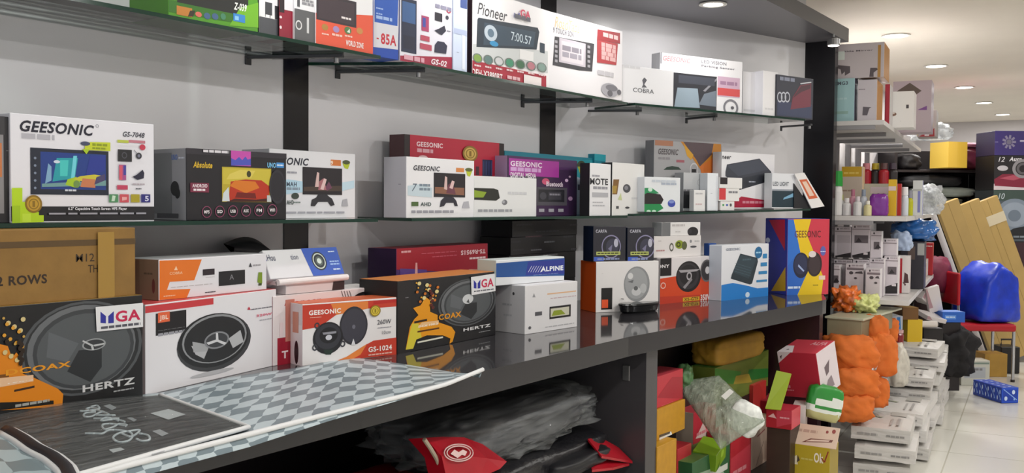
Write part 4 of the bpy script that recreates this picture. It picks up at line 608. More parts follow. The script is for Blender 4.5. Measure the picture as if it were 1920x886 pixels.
def on_wo(px, row, off): return plane_hit(px, row, wA+wn*off, wn)
for pl_, pr_, lb in ((1112, 1173, 'dark navy reversing camera box, first of two on the orange-sided box'), (1176, 1226, 'dark navy reversing camera box, second of two on the orange-sided box')):
    k = pl_-1112 if pl_ == 1112 else 0
    x = pl_
    BOX('camera_box', lb, 'box', on_wo(pl_, 480, .015), on_wo(pr_, 480, .015), wo_t, 0, .09 if pl_ == 1112 else .08, {'F': '#25252f', 'L': '#14203a', 'T': '#1c1c24', 'R': '#15151a'},
        [('t', 'CARFA', x+5, 436, x+26, 430, '#b9b9c4', 'b'), ('o', x+34, 462, 18, 22, .9, '#8a86a8'), ('e', x+36, 462, 12, 15, '#3a3a4c'), ('p', [(x+28, 466), (x+34, 472), (x+36, 458)], '#777592'), ('e', x+43, 455, 4, 8, '#b4b4c4'), ('r', x+6, 478, x+pr_-pl_-10, 471, '#b9c26a'), ('k', x+8, 476, x+pr_-pl_-12, 473, '#3a3f22'), ('r', x+1, 489, x+20, 481, '#3a5ab8'), ('k', x+8, 487, x+pr_-pl_-12, 483, '#7f8cb4')], row=424 if pl_ == 1112 else 426, group=CG)
# sony box with two small boxes on top
so = CB('speaker_box', 'white and orange speaker box with a black corner and two oval speakers', 'box', (1237, 570), (1348, 560), 484, .12, {'F': '#e4dfe0', 'L': '#c8c2c4', 'T': '#e6e2e2', 'R': '#c8452a'},
   [('p', [(1237, 570), (1348, 560), (1348, 512), (1290, 514), (1237, 522)], '#d8481f'), ('p', [(1237, 570), (1348, 560), (1348, 550), (1237, 556)], '#c23a24'), ('r', 1227, 518, 1259, 480, '#171417'), ('t', 'SONY', 1227, 503, 1255, 495, '#e6e2e4', 'b'), ('e', 1291, 518, 23, 29, '#1a1719'), ('e', 1290, 517, 20, 25, '#353135'), ('e', 1290, 515, 16, 19, '#1f1c1f'), ('p', [(1272, 506), (1312, 504), (1306, 508), (1276, 511)], '#a8a4a8'), ('o', 1292, 517, 5, 8, .6, '#b4b0b4'), ('p', [(1280, 538), (1296, 520), (1298, 524), (1284, 541)], '#8f8b8f'), ('e', 1325, 507, 12, 21, '#6a6668'), ('e', 1325, 507, 10, 18, '#3a3638'), ('e', 1326, 506, 4, 7, '#d4d0d2'), ('o', 1243, 535, 5, 6, .7, '#efc2b4'), ('r', 1280, 565, 1311, 555, '#d8ac2a'), ('t', 'XS-GTF', 1282, 564, 1309, 556, '#5a2a0a', 'b'), ('t', '350W', 1313, 563, 1334, 550, '#f4e9e6', 'b'), ('k', 1334, 559, 1345, 556, '#efc2b4')], flap='#e6e2e2')
so_t = CT+so.bound_box[1][2]+.0015; sA = Vector(so.location); su = Vector((math.cos(so.rotation_euler.z), math.sin(so.rotation_euler.z), 0)); sn = Vector((-su.y, su.x, 0))
def on_so(px, row, off): return plane_hit(px, row, sA+sn*off, sn)
cb = BOX('camera_box', 'white box with green clip photos, on the box with two oval speakers', 'box', on_so(1226, 478, .02), on_so(1314, 478, .02), so_t, 0, .07, {'F': '#dedad9', 'L': '#c4c0c0', 'T': '#eae6e4'}, [('o', 1259, 463, 4, 8, .6, '#5a5a52'), ('e', 1274, 458, 8, 8, '#8a9a22'), ('e', 1283, 460, 5, 8, '#5a5f3a'), ('o', 1272, 458, 4, 5, .5, '#3a4010'), ('e', 1300, 462, 6, 2, '#4a4a4e'), ('e', 1295, 452, 2, 3, '#8a8a8e'), ('k', 1302, 453, 1311, 450, '#b0b0b0'), ('k', 1230, 471, 1246, 468, '#b88a8a'), ('k', 1234, 454, 1240, 449, '#b8b4b4')], row=443, group=CG)
cbt = so_t+cb.bound_box[1][2]+.0008
BOX('camera_box', 'white box picturing a black dome camera, top of its small stack', 'box', on_so(1241, 443, .025), on_so(1313, 443, .025), cbt, 0, .06, {'F': '#e2e0e0', 'L': '#85878a', 'T': '#eeecec'}, [('e', 1299, 434, 10, 9, '#1c1a1e'), ('e', 1293, 433, 4, 5, '#2e2b30'), ('k', 1260, 424, 1284, 420, '#c0bcbc'), ('r', 1241, 443, 1257, 415, '#6f7174'), ('k', 1266, 436, 1276, 432, '#c8c4c4')], row=417, group=CG)
BOX('fuse_box', 'tiny bright blue box on the end of the speaker box', 'box', on_so(1329, 474, .01), on_so(1343, 474, .01), so_t, 0, .03, {'F': '#1d4f9c', 'L': '#153a78'}, [('k', 1331, 468, 1341, 464, '#4f80c8')], row=456, group=CG)
# amplifier box and tall tricolour box
CB('amplifier_box', 'white and blue box picturing a dark ribbed amplifier', 'box', (1352, 564), (1440, 554), 460, .07, {'F': '#e6e8ee', 'L': '#c4cad6', 'T': '#dfe2ea', 'R': '#cfd4de'},
   [('p', [(1352, 570), (1442, 560), (1442, 538), (1420, 540), (1396, 534), (1374, 530), (1352, 534)], '#1f7fd0'), ('p', [(1370, 522), (1372, 514), (1388, 475), (1420, 483), (1421, 490), (1410, 531), (1406, 533)], '#22323c'), ('p', [(1374, 510), (1388, 477), (1418, 485), (1404, 522)], '#2f424d'), *[('l', 1378+i*.0, 508-i*5, 1408, 517-i*5, .0012, '#55707c') for i in range(4)], ('k', 1392, 488, 1408, 484, '#4b626e'), ('t', 'GEESONIC', 1361, 470, 1388, 464, '#8a90a0', 'b'), ('e', 1422, 473, 7, 11, '#1f6a9c'), ('k', 1417, 476, 1427, 470, '#9fd0ec'), *[('r', 1430-i*4, 484+i*15, 1438, 475+i*16, '#2f86c0') for i in range(4)], ('e', 1401, 552, 4, 5, '#cfe4f6')], flap='#e2e5ec')
CB('speaker_box', 'tall blue, yellow and red speaker box at the far end of the counter', 'box', (1475, 553), (1553, 551), 410, .20, {'F': '#c8384a', 'L': '#22309a', 'T': '#2a3aa0', 'R': '#a02a3a'},
   [('p', [(1475, 556), (1516, 553), (1500, 470), (1488, 411), (1473, 411)], '#2f6fc8'), ('p', [(1488, 411), (1521, 409), (1513, 440), (1528, 478), (1544, 520), (1540, 552), (1495, 553), (1512, 514), (1500, 470)], '#e2bf1c'), ('p', [(1474, 556), (1494, 554), (1512, 514), (1508, 500), (1490, 480), (1474, 500)], '#2b66c0'), ('t', 'GEESONIC', 1490, 445, 1539, 432, '#5a2026'), ('e', 1502, 497, 15, 24, '#20233a'), ('e', 1501, 495, 12, 19, '#2d3250'), ('e', 1527, 495, 14, 23, '#2c2226'), ('e', 1527, 496, 11, 18, '#3c3034'), ('p', [(1497, 495), (1508, 507), (1506, 509), (1496, 499)], '#9fb0d8'), ('e', 1523, 476, 7, 6, '#d8cfd0'), ('e', 1543, 470, 5, 9, '#5a60a8'), ('k', 1538, 473, 1548, 469, '#c8d0f0'), ('r', 1535, 524, 1547, 516, '#e0c8b8'), ('k', 1477, 541, 1500, 536, '#cfe0f6'), ('k', 1524, 536, 1534, 532, '#8a7a10')],
   left=[('p', [(1409, 420), (1434, 414), (1424, 440), (1409, 452)], '#c8a022'), ('p', [(1442, 412), (1472, 411), (1472, 470)], '#b0183c'), ('p', [(1446, 545), (1473, 500), (1473, 545)], '#c8a022'), ('k', 1440, 520, 1444, 448, '#aeb4dc'), ('e', 1440, 450, 4, 5, '#cfd4ee')], flap='#2a3aa0')
# flat black gadget with a cable loop
p = G(1198, 584, CT); q = G(1150, 586, CT); ang = math.radians(-14)
o = empty('phone_charger', (p.x, p.y, CT), (0, 0, ang)); tag(o, 'flat oval black charging pad lying before the orange-sided box', 'charger')
mb = MB(); mb.lathe([(.001, 0), (.075, 0), (.085, .008), (.088, .022), (.090, .030), (.094, .034), (.092, .039), (.001, .039)], M('#17181a', .25, name='black_plastic'), 32, Matrix.Diagonal((1.25, .55, 1, 1))); mb.build('body', o)
mb = MB(); mb.lathe([(.001, .0392), (.082, .0392), (.080, .0405), (.001, .0405)], M('#2f3334', .08), 32, Matrix.Diagonal((1.25, .55, 1, 1))); mb.build('glossy_top', o)
mb = MB(); mb.tube([(.02+.07*math.cos(a*.22)*1.2, .035+.035*math.sin(a*.22), .043+.012*math.sin(a*.11)) for a in range(16)], .0015, M('#101012', .4), 6); mb.build('cable', o)
# ------------------------------------------------------------------ mats on the counter
def checker(name, c1_, c2_, su_, sv_, warp=.5):
    m = bpy.data.materials.new(name); m.use_nodes = True; nt = m.node_tree; b = nt.nodes['Principled BSDF']
    tc = nt.nodes.new('ShaderNodeTexCoord'); mp = nt.nodes.new('ShaderNodeMapping'); mp.inputs['Scale'].default_value = (su_, sv_, 1)
    n = nt.nodes.new('ShaderNodeTexNoise'); n.inputs['Scale'].default_value = 1.1; n.inputs['Detail'].default_value = 1
    ad = nt.nodes.new('ShaderNodeVectorMath'); ad.operation = 'MULTIPLY_ADD'; ad.inputs[1].default_value = (warp, warp, 0)
    ck = nt.nodes.new('ShaderNodeTexChecker'); ck.inputs['Scale'].default_value = 1.0; ck.inputs['Color1'].default_value = rgb(c1_); ck.inputs['Color2'].default_value = rgb(c2_)
    nt.links.new(tc.outputs['UV'], mp.inputs[0]); nt.links.new(mp.outputs[0], n.inputs['Vector']); nt.links.new(n.outputs['Color'], ad.inputs[0]); nt.links.new(mp.outputs[0], ad.inputs[2])
    nt.links.new(ad.outputs[0], ck.inputs['Vector']); nt.links.new(ck.outputs['Color'], b.inputs['Base Color']); b.inputs['Roughness'].default_value = .35; return m
def pick(line, s_):
    k = s_*(len(line)-1); i = min(int(k), len(line)-2); return line[i].lerp(line[i+1], k-i)
def sheet(back, front, nu, nv, zf, th=.003):
    """a cloth-like sheet between two edge lines, with thickness; returns mesh builder and the rows"""
    mb = MB(); top = []; uv = []
    for j in range(nv+1):
        for i in range(nu+1):
            a = pick(back, i/nu).lerp(pick(front, i/nu), j/nv); a = Vector((a.x, a.y, a.z+zf(i/nu, j/nv))); top.append(a); uv.append((i/nu, j/nv))
    N = len(top); v = top+[Vector((a.x, a.y, a.z-th)) for a in top]; f = []
    W = nu+1
    for j in range(nv):
        for i in range(nu):
            a = j*W+i; f.append((a, a+W, a+W+1, a+1)); f.append((N+a, N+a+1, N+a+W+1, N+a+W))
    rim = [i for i in range(W)]+[j*W+nu for j in range(1, nv+1)]+[nv*W+i for i in range(nu-1, -1, -1)]+[j*W for j in range(nv-1, 0, -1)]
    for k in range(len(rim)): a, b = rim[k], rim[(k+1) % len(rim)]; f.append((a, b, N+b, N+a))
    mb.v = v; mb.f = f; mb.uv = uv+uv; mb.smooth = True
    return mb, top, W
CHK = checker('checked_vinyl', '#b9c6cc', '#75848c', 26, 11, .55)
PIPE = M('#d9dadb', .4, name='white_piping'); BLKF = M('#121217', .5, var=.2, scale=40, name='black_fabric'); CLEAR = film('clear_wrap', '#d8d9db', .075, .05, 1.0, 11, (1, 6, 1)); 
zc = CT+.0035
bk = [G(x, y, zc) for x, y in ((-260, 800), (120, 752), (303, 735), (430, 706), (560, 688), (655, 668), (745, 680), (900, 711))]
ft = [G(x, y, zc) for x, y in ((-360, 1060), (60, 928), (190, 886), (330, 850), (470, 814), (610, 778), (760, 742), (902, 712))]
for q_ in ft: q_.y = min(q_.y, 1.515)
ft[-1] = bk[-1]+Vector((.004, -.004, .012)); bk[-1].z += .008
mb, top, Wd = sheet(bk, ft, 96, 24, lambda u, v: .0035*abs(math.sin(u*11+v*3))*min(1, 4*v*(1-v)+.0)+.012*max(0, u-.93)/.07*v, .003)
for i in range(len(mb.f)): mb.k.append(mb.mi(CHK))
mat_o = mb.build('floor_mat'); tag(mat_o, 'grey and pale blue checked car mat with white piping, spread over the counter edge', 'mat')
fr = top[24*Wd:25*Wd]
mb = MB(); mb.tube([(p.x, p.y-.002, p.z+.002) for p in fr], .0055, PIPE, 8); mb.smooth = True; mb.build('piping', mat_o)['label'] = 'white piping'
mb = MB(); vv = []
for i_, p in enumerate(fr[:84]): vv += [(p.x, p.y-.001, p.z-.001), (p.x+.004, p.y-.004, p.z-.003-.019*min(1, (84-i_)/30))]
mb.add(vv, [(2*i, 2*i+1, 2*i+3, 2*i+2) for i in range(83)], CHK); mb.uv = [(i/84, j*.12) for i in range(84) for j in (0, 1)]; mb.build('folded_hem', mat_o)
# black textile set in a clear bag on the mat
zp = CT+.012
bk2 = [G(x, y, zp) for x, y in ((-200, 792), (0, 776), (90, 760), (200, 748), (300, 740))]
ft2 = [G(x, y, zp) for x, y in ((-330, 1050), (-40, 950), (120, 897), (300, 846), (466, 800))]
mb, top2, W2 = sheet(bk2, ft2, 40, 22, lambda u, v: .012*math.sin(math.pi*min(1, max(0, u*1.02)))**.5*math.sin(math.pi*v)**.5+.004*noise.noise(Vector((u*9, v*5, 1)))*math.sin(math.pi*v)*math.sin(math.pi*u), .006)
for i in range(len(mb.f)): mb.k.append(mb.mi(BLKF))
pk = mb.build('mat_set'); tag(pk, 'black fabric car mat set folded in a clear bag, with white script', 'mat')
ed = [top2[j*W2+40] for j in range(23)]+[top2[22*W2+i] for i in range(39, -1, -1)]
mb = MB(); mb.tube([(p.x, p.y, p.z) for p in ed], .005, PIPE, 8); mb.smooth = True; mb.build('piping', pk)['label'] = 'white piping'
def on_pack(px, py, lift=.0016):
    # place on the pack's own surface
    z = zp+.012
    for _ in range(5):
        p = G(px, py, z); d2, best = 1e9, None
        for t_ in top2:
            dd = (t_.x-p.x)**2+(t_.y-p.y)**2
            if dd < d2: d2, best = dd, t_
        z = best.z+lift
    return G(px, py, z)
def strokes(name, par, lines, w_, mat, on):
    mb = MB()
    for ln in lines:
        # smooth the stroke
        P = [Vector((x, y)) for x, y in ln]; Q = []
        for i in range(len(P)-1):
            a, b, c, d = P[max(i-1, 0)], P[i], P[i+1], P[min(i+2, len(P)-1)]
            for k in range(5):
                t_ = k/5; Q.append(.5*((2*b)+(c-a)*t_+(2*a-5*b+4*c-d)*t_*t_+(3*b-a-3*c+d)*t_**3))
        Q.append(P[-1]); R_ = [on(q_.x, q_.y) for q_ in Q]
        mb.tube(R_, w_, mat, 6)
    return mb.build(name, par)
SCR = [[(228, 812), (246, 818), (262, 806), (240, 808), (222, 812), (212, 820), (222, 828), (240, 826), (248, 818), (244, 810), (222, 806), (204, 806), (192, 812), (178, 812), (160, 812)],
       [(256, 822), (266, 826), (280, 824), (278, 816), (262, 812)], [(238, 796), (224, 794), (212, 800), (196, 804), (192, 796), (208, 794), (236, 798)], [(234, 790), (216, 786), (190, 788), (200, 782), (222, 788)], [(224, 784), (176, 784)], [(216, 778), (180, 778)],
       [(204, 776), (190, 772), (172, 780), (158, 780), (160, 774), (180, 772)], [(196, 772), (178, 768), (160, 770), (150, 770)], [(184, 766), (170, 764), (162, 766), (172, 770), (186, 766), (182, 760), (170, 762)]]
strokes('script_emblem', pk, SCR, .0021, M('#ccd4dc', .3), on_pack)['label'] = 'pale script lettering'
mb = MB(); v = [on_pack(x, y) for x, y in ((194, 760), (206, 757), (316, 812), (304, 817))]; mb.add(v, [(0, 3, 2, 1)], M('#a9acb4', .3)); k = mb.build('title_strip', pk)
for q_ in (((282, 774), (316, 766), (348, 776), (316, 786)), ((204, 842), (226, 838), (234, 842), (212, 848)), ((284, 847), (308, 839), (309, 844), (286, 851))):
    mb = MB(); a = [on_pack(x, y, .002) for x, y in q_]; mb.add(a, [(0, 3, 2, 1)], M('#c9ccd2', .3)); mb.build('care_sticker', pk)
mb, t3, W3_ = sheet([p+Vector((0, .0, .001)) for p in bk2], [p+Vector((.0, -.0, .001)) for p in ft2], 40, 22, lambda u, v: .016*math.sin(math.pi*min(1, max(0, u*1.02)))**.5*math.sin(math.pi*v)**.5+.006*abs(noise.noise(Vector((u*14, v*6, 3))))*math.sin(math.pi*v)*math.sin(math.pi*u)+.001, .0004)
for i in range(len(mb.f)): mb.k.append(mb.mi(CLEAR))
mb.build('clear_bag', pk)['label'] = 'wrinkled clear plastic bag'
# second checked mat lapping over the pack at the near corner
zq = CT+.034
bk3 = [G(x, y, zq) for x, y in ((-220, 800), (-90, 800), (0, 812))]; 
ft3 = [G(x, y, zq) for x, y in ((-330, 1000), (-60, 960), (130, 930))]
mid = [G(x, y, zq) for x, y in ((0, 812), (28, 828), (52, 846), (84, 862), (110, 884), (130, 930))]
lft = [G(x, y, zq) for x, y in ((-220, 800), (-240, 830), (-260, 860), (-280, 890), (-300, 930), (-330, 1000))]
CHK2 = checker('checked_vinyl_small', '#a9bcc2', '#74868d', 5, 6, .5)
mb, t4, W4 = sheet(lft, mid, 16, 16, lambda u, v: .004*math.sin(u*9)*(1-v), .004)
for i in range(len(mb.f)): mb.k.append(mb.mi(CHK2))
m2 = mb.build('floor_mat'); tag(m2, 'checked car mat corner with black and white piping lapped over the black mat set', 'mat')
e4 = t4[16*W4:17*W4]
for dx, r_, mt, nm in ((0, .006, PIPE, 'inner_piping'), (.016, .012, M('#14151f', .5), 'black_border'), (.034, .006, PIPE, 'outer_piping')):
    mb = MB(); mb.tube([(p.x+dx*.9, p.y+dx*.35, p.z-(.0 if dx < .02 else .002)) for p in e4], r_, mt, 8); mb.smooth = True; mb.build(nm, m2)
# ------------------------------------------------------------------ metal rack beyond the end panel
RA = math.radians(7.9); RS = Vector((math.cos(RA), math.sin(RA), 0)); RTT = Vector((math.sin(RA), -math.cos(RA), 0)); R0 = Vector((5.62, 1.35, 0))
def R(s, t, z=0): return R0+RS*s+RTT*t+Vector((0, 0, z))
RZ = RA-math.pi/2                      # boxes that face the near end of the rack
WHT = M('#cfccca', .4, name='white_enamel'); GRYM = M('#8d8b8d', .4, .2, name='grey_enamel')
ZT, ZMID, ZLOW = 1.865, 1.325, .855
def rpart(par, nm, s0, t0, z0, s1, t1, z1, mat, bev=.001):
    mb = MB(); mb.box(s0, -t1, z0, s1, -t0, z1, mat, bev); return mb.build(nm, par)
rack = tag(empty('metal_rack', R(0, 0), (0, 0, RA)), 'long grey metal rack along the wall beyond the black end panel', 'rack')
for i in range(6):
    u = rpart(rack, 'upright', .0+i*.6, -.45, 0, .04+i*.6, -.41, 2.1, GRYM)
for zz, nm, f in ((ZT, 'top', 0), (ZMID, 'mid', .13), (ZLOW, 'low', .15)):
    for i in range(5):
        k = rpart(rack, 'shelf_board', .005+i*.6, -.44, zz-.028, .595+i*.6, -.004+f*(i < 4), zz-.001, WHT)
        rpart(k, 'support_bracket', .002+i*.6, -.43, zz-.052, .03+i*.6, -.05, zz-.0285, GRYM)
def RB(name, label, cat, pl, pr, row, s, z, d, skin, art=None, **k):
    p0 = R(s, 0); rb = k.pop('rb', 386)
    A = plane_hit(pl, rb, p0, RS); B_ = plane_hit(pr, rb, p0, RS)
    return BOX(name, label, cat, A, B_, z, 0, d, skin, art, row=row, **k)
TG = 'boxes on top of the metal rack'; BRN = M('#b07a34', .6, var=.08, name='box_board')
a1 = RB('mirror_box', 'pale teal box at the bottom of the stack on the rack top', 'box', 1558, 1598, 148, .04, ZT, .16, {'F': '#9fc4c8', 'L': '#7fa0a8', 'R': '#6a6684', 'T': '#a8b4c0'}, [('t', 'AMG3', 1563, 160, 1590, 152, '#4a5560', 'b'), ('r', 1564, 214, 1590, 208, '#8fb0a8'), ('k', 1566, 190, 1588, 180, '#b4d0d2')], group=TG)
a2 = RB('mirror_box', 'small white box with brown side under the large mirror box', 'box', 1604, 1640, 150, .05, ZT, .3, {'F': '#cdc6cc', 'R': BRN, 'T': BRN, 'L': '#b0a8b0'}, [('k', 1610, 170, 1622, 165, '#8a8088'), ('p', [(1617, 216), (1626, 216), (1630, 203), (1634, 201), (1618, 200)], '#5f575f')], group=TG)
zt = ZT+max(a1.bound_box[1][2], a2.bound_box[1][2])+.001
RB('mirror_box', 'large white box with brown edges, topmost on the near end of the rack', 'box', 1560, 1652, 84, .06, zt, .3, {'F': '#c9bfc2', 'R': BRN, 'T': BRN, 'L': '#b0a0a0'}, [('t', 'Side Mirror', 1582, 98, 1637, 92, '#4a4048', 'b'), ('r', 1567, 113, 1584, 96, '#e4ece6'), ('p', [(1570, 122), (1594, 124), (1594, 136), (1584, 142), (1584, 134), (1578, 140), (1576, 130), (1570, 128)], '#5a5055'), ('p', [(1630, 144), (1638, 144), (1638, 136), (1646, 130), (1644, 127), (1632, 127)], '#5a5055'), ('r', 1645, 152, 1652, 84, '#b98a44')], group=TG)
RB('accessory_box', 'thin dark red box standing beside the bright white box', 'box', 1655, 1664, 158, .42, ZT, .2, {'F': '#a8283a', 'R': '#c8c4c4', 'L': '#8a1c2a'}, [('r', 1657, 225, 1662, 170, '#8f1c30')], group=TG)
RB('accessory_box', 'bright white box with a brown print on the rack top', 'box', 1662, 1709, 172, .62, ZT, .22, {'F': '#f4f2f0', 'R': '#dcd8d6', 'T': '#e8e4e0'}, [('e', 1672, 214, 9, 4, '#8a6a5a'), ('e', 1672, 212, 6, 2, '#e4d8d0'), ('r', 1699, 203, 1704, 196, '#4a4448'), ('k', 1688, 230, 1690, 224, '#8a8488')], group=TG)
RB('accessory_box', 'mauve grey box with a brown diamond on its face, behind the white box', 'box', 1670, 1742, 153, 1.05, ZT, .25, {'F': '#b9a9b0', 'R': '#8a7a8a', 'T': '#c9bcc0'}, [('p', [(1680, 172), (1706, 155), (1728, 170), (1710, 183)], '#5f5048'), ('p', [(1720, 206), (1738, 198), (1738, 206)], '#7a4a8a')], group=TG)
RB('accessory_box', 'grey box with a yellow and red stripe near the rack end', 'box', 1716, 1752, 207, 1.5, ZT, .25, {'F': '#a29a96', 'R': '#8a8480', 'T': '#b9b2ae'}, [('p', [(1716, 254), (1750, 238), (1750, 231), (1716, 247)], '#d8c81e'), ('p', [(1722, 262), (1752, 262), (1752, 240)], '#8a1c20')], group=TG)
mb = MB(); mb.lathe([(.001, 0), (.014, 0), (.014, .24), (.011, .25), (.001, .25)], M('#dcd6d8', .3), 14); p = plane_hit(1739, 200, R(1.42, 0), RS); tag(mb.build('paper_tube', None, (p.x, p.y, ZT)), 'slim white tube standing behind the striped grey box', 'tube')
SHINE = film('shiny_wrap', '#e4e6ea', .55, .08, 1.0, 30)
def put(px, s, z, row=386):
    p = plane_hit(px, row, R(s, 0), RS); return Vector((p.x, p.y, z))
SOFT('plastic_packet', 'crumpled shiny clear packet on the far end of the rack top', 'packet', put(1740, 1.9, ZT+.002), (.30, .30, .12), SHINE, seed=5, amp=.3)
o = UVBOX('carton', 'yellow carton high on the far shelf unit past the rack end', 'carton', Vector((D(1776, 386, 9.2).x, D(1776, 386, 9.2).y, 1.746+.125)), (.21, .26, .245), (0, 0, yaw-math.pi/2+.25), {'F': '#d8b040', 'L': '#e2be50', 'T': '#e8c860', 'R': '#c09a30'})
# things on the middle rack shelf
MGR = 'car care things on the middle rack shelf'
def bottle(px, s, z, h, r, body, cap, label, capf=.25, neck=.45, name='bottle'):
    mb = MB(); hb = h*(1-capf)
    mb.lathe([(.001, 0), (r*.96, 0), (r, .004), (r, hb*.8), (r*.9, hb*.9), (r*neck, hb), (.001, hb)], body, 16); o = mb.build(name, None, put(px, s, z), smooth=False); tag(o, label, 'bottle', MGR)
    t = MB(); t.lathe([(.001, hb), (r*neck*1.25, hb), (r*neck*1.15, h), (.001, h)], cap, 14); t.build('cap', o); return o
CLR = M('#d8d6d6', .15, name='milky_plastic'); REDP = M('#a81c2c', .3, name='red_plastic'); YEL = M('#d8b414', .35, name='yellow_print'); GRN = M('#0f8f2c', .35, name='green_plastic'); DRK = M('#241c1e', .4, name='dark_plastic')
Z1 = ZMID+.001
bottle(1568, .06, Z1, .255, .034, CLR, GRN, 'clear bottle with a tall bright green cap, nearest the end panel', .34, .8)
RB('accessory_box', 'yellow and beige box standing behind the clear bottles', 'box', 1577, 1616, 312, .34, Z1, .12, {'F': '#c9b8a8', 'R': '#e2c8a0', 'T': '#c8a020', 'L': '#b09078'}, [('r', 1577, 331, 1616, 312, '#c99f18'), ('k', 1582, 326, 1610, 322, '#e2c25a'), ('k', 1580, 360, 1600, 354, '#a08878')], group=MGR)
for px, s, h, r, bd, cp_, lb in ((1577, .09, .12, .022, CLR, M('#9aa63a', .4), 'short clear bottle with an olive cap'), (1588, .07, .10, .024, CLR, M('#e2dede', .3), 'short clear bottle with white cap before the yellow box'), (1599, .10, .15, .02, M('#c890a0', .3), M('#b06a80', .3), 'pink bottle among the clear bottles'), (1608, .06, .11, .024, CLR, M('#d2c8cc', .3), 'clear bottle beside the pink one'), (1619, .10, .15, .022, M('#b8bcc4', .25), M('#8a94a4', .3), 'silver grey bottle next to the cream tub'), (1627, .06, .085, .022, M('#d8cf9c', .4), M('#e0dcd0', .3), 'small cream tub by the purple packet')):
    bottle(px, s, Z1, h, r, bd, cp_, lb)
bb = RB('accessory_box', 'long beige box carrying the red cans', 'box', 1617, 1680, 344, .42, Z1, .16, {'F': '#b9b4a4', 'T': '#d0cbbb', 'R': '#a09a8a', 'L': '#9a9484'}, [('r', 1632, 362, 1668, 350, '#c9b8c0')], group=MGR)
zb = Z1+bb.bound_box[1][2]+.001
for px, s, bd, cp_, lb in ((1623, .50, REDP, M('#c87a84', .3), 'red can with a pink top, first on the beige box'), (1640, .52, DRK, M('#b8a420', .4), 'dark can with yellow top on the beige box'), (1656, .50, REDP, M('#5a3a3a', .4), 'red can with a brown top on the beige box'), (1672, .52, DRK, M('#3a2a3a', .4), 'black can, last on the beige box')):
    bottle(px, s, zb, .125, .03, bd, cp_, lb, .3, .6, 'spray_can')
SOFT('accessory_packet', 'shiny purple packet in the middle of the rack shelf', 'packet', put(1648, .10, Z1), (.10, .05, .125), M('#7d2f92', .15, name='purple_foil'), rot=(0, 0, RZ), seed=3, group=MGR, amp=.08, puff=5)
RB('accessory_box', 'tall yellow box next to the purple packet', 'box', 1665, 1680, 336, .14, Z1, .05, {'F': '#d9ae12', 'R': '#b8860e', 'T': '#e2c040', 'L': '#b08a10'}, [('r', 1666, 357, 1680, 349, '#d8c4c0')], group=MGR)
RB('accessory_box', 'slim red box behind the tall yellow box', 'box', 1682, 1689, 344, .30, Z1, .06, {'F': '#b82024', 'R': '#8f181c', 'T': '#c84044'}, None, group=MGR)
bottle(1696, .40, Z1, .17, .022, M('#d0d8e2', .3), M('#e8e8ea', .3), 'white bottle between red and olive ones', .3, .7); bottle(1706, .45, Z1, .15, .018, M('#b4b41c', .3), M('#8a8a96', .3), 'slim yellow green bottle', .3, .5)
RB('accessory_box', 'white box with blue stripes on the middle rack shelf', 'box', 1711, 1729, 338, .62, Z1, .07, {'F': '#d4d6d6', 'R': '#9a9ac4', 'T': '#e4e4e4'}, [('r', 1720, 398, 1726, 356, '#7f82c0'), ('r', 1711, 358, 1729, 354, '#b4b6b4')], group=MGR)
SOFT('plastic_packet', 'crumpled clear packet at the far end of the middle rack shelf', 'packet', put(1738, 1.45, Z1), (.20, .20, .20), SHINE, seed=9, amp=.35, group=MGR)
# white cartons on the low rack shelf
LG = 'white cartons on the low rack shelf'
Z2 = ZLOW+.001
def wbox(lb, pl, pr, row, s, z, d=.12, pic=0):
    w_ = pr-pl; art = [('r', pl, row+9, pr, row+8, '#8a7f84'), ('e', pl+5, row+4, 1.6, 2, '#3a3438'), ('k', pl+9, row+5, pr-4, row+2, '#a49aa0')]
    hh = 60
    if pic == 1: art += [('r', pl+4, row+34, pr-5, row+20, '#5f575c'), ('p', [(pl+6, row+33), (pl+12, row+24), (pl+18, row+32)], '#2a2528'), ('p', [(pl, row+70), (pr, row+70), (pr, row+50), (pl, row+57)], '#1d181b'), ('r', pr-14, row+56, pr-6, row+52, '#d4cccf')]
    if pic == 2: art += [('e', pl+8, row+17, 4, 3, '#4a4448'), ('p', [(pl+14, row+18), (pr-4, row+19), (pr-6, row+14), (pl+17, row+15)], '#4a4448'), ('e', pl+16, row+27, 3, 2, '#4a4448'), ('r', pl, row+11, pr, row+10, '#6a5f66')]
    if pic == 3: art += [('r', pl+3, row+52, pr-3, row+16, '#b6aeb4'), ('p', [(pl, row+70), (pr, row+70), (pr, row+48), (pl, row+54)], '#1d181b')]
    return RB('gadget_box', lb, 'box', pl, pr, row, s, z, d, {'F': '#cfc7cd', 'R': '#e6e2e4', 'T': '#d8d2d6', 'L': '#8a8288'}, art, group=LG)
e1 = wbox('white carton half hidden by the pink-sided speaker box, lower tier', 1556, 1577, 496, .03, Z2, .10, 1)
e2 = wbox('white carton with small car pictures, second in the lower tier', 1588, 1622, 494, .05, Z2, .12, 2)
e3 = wbox('white carton with small car pictures, third in the lower tier', 1626, 1653, 503, .02, Z2, .12, 2)
e4 = wbox('white carton, last of the lower tier beside the red and white one', 1660, 1686, 480, .30, Z2, .14, 1)
e5 = wbox('white carton standing back in the lower tier of the rack', 1632, 1660, 484, .20, Z2, .09, 0)
e6 = wbox('plain white carton behind the lower tier, near the end panel', 1562, 1600, 486, .19, Z2, .14, 0)
e7 = wbox('plain white carton in the middle behind the lower tier', 1601, 1631, 486, .19, Z2, .13, 0)
z3 = Z2+max(o_.bound_box[1][2] for o_ in (e6, e7, e5))+.001
wbox('white carton with a blank panel, first in the upper tier', 1566, 1597, 425, .20, z3, .13, 3); wbox('white carton picturing a dark gadget, second in the upper tier', 1598, 1633, 421, .20, z3, .13, 1); wbox('small white carton, third in the upper tier', 1634, 1654, 433, .21, z3, .10, 1)
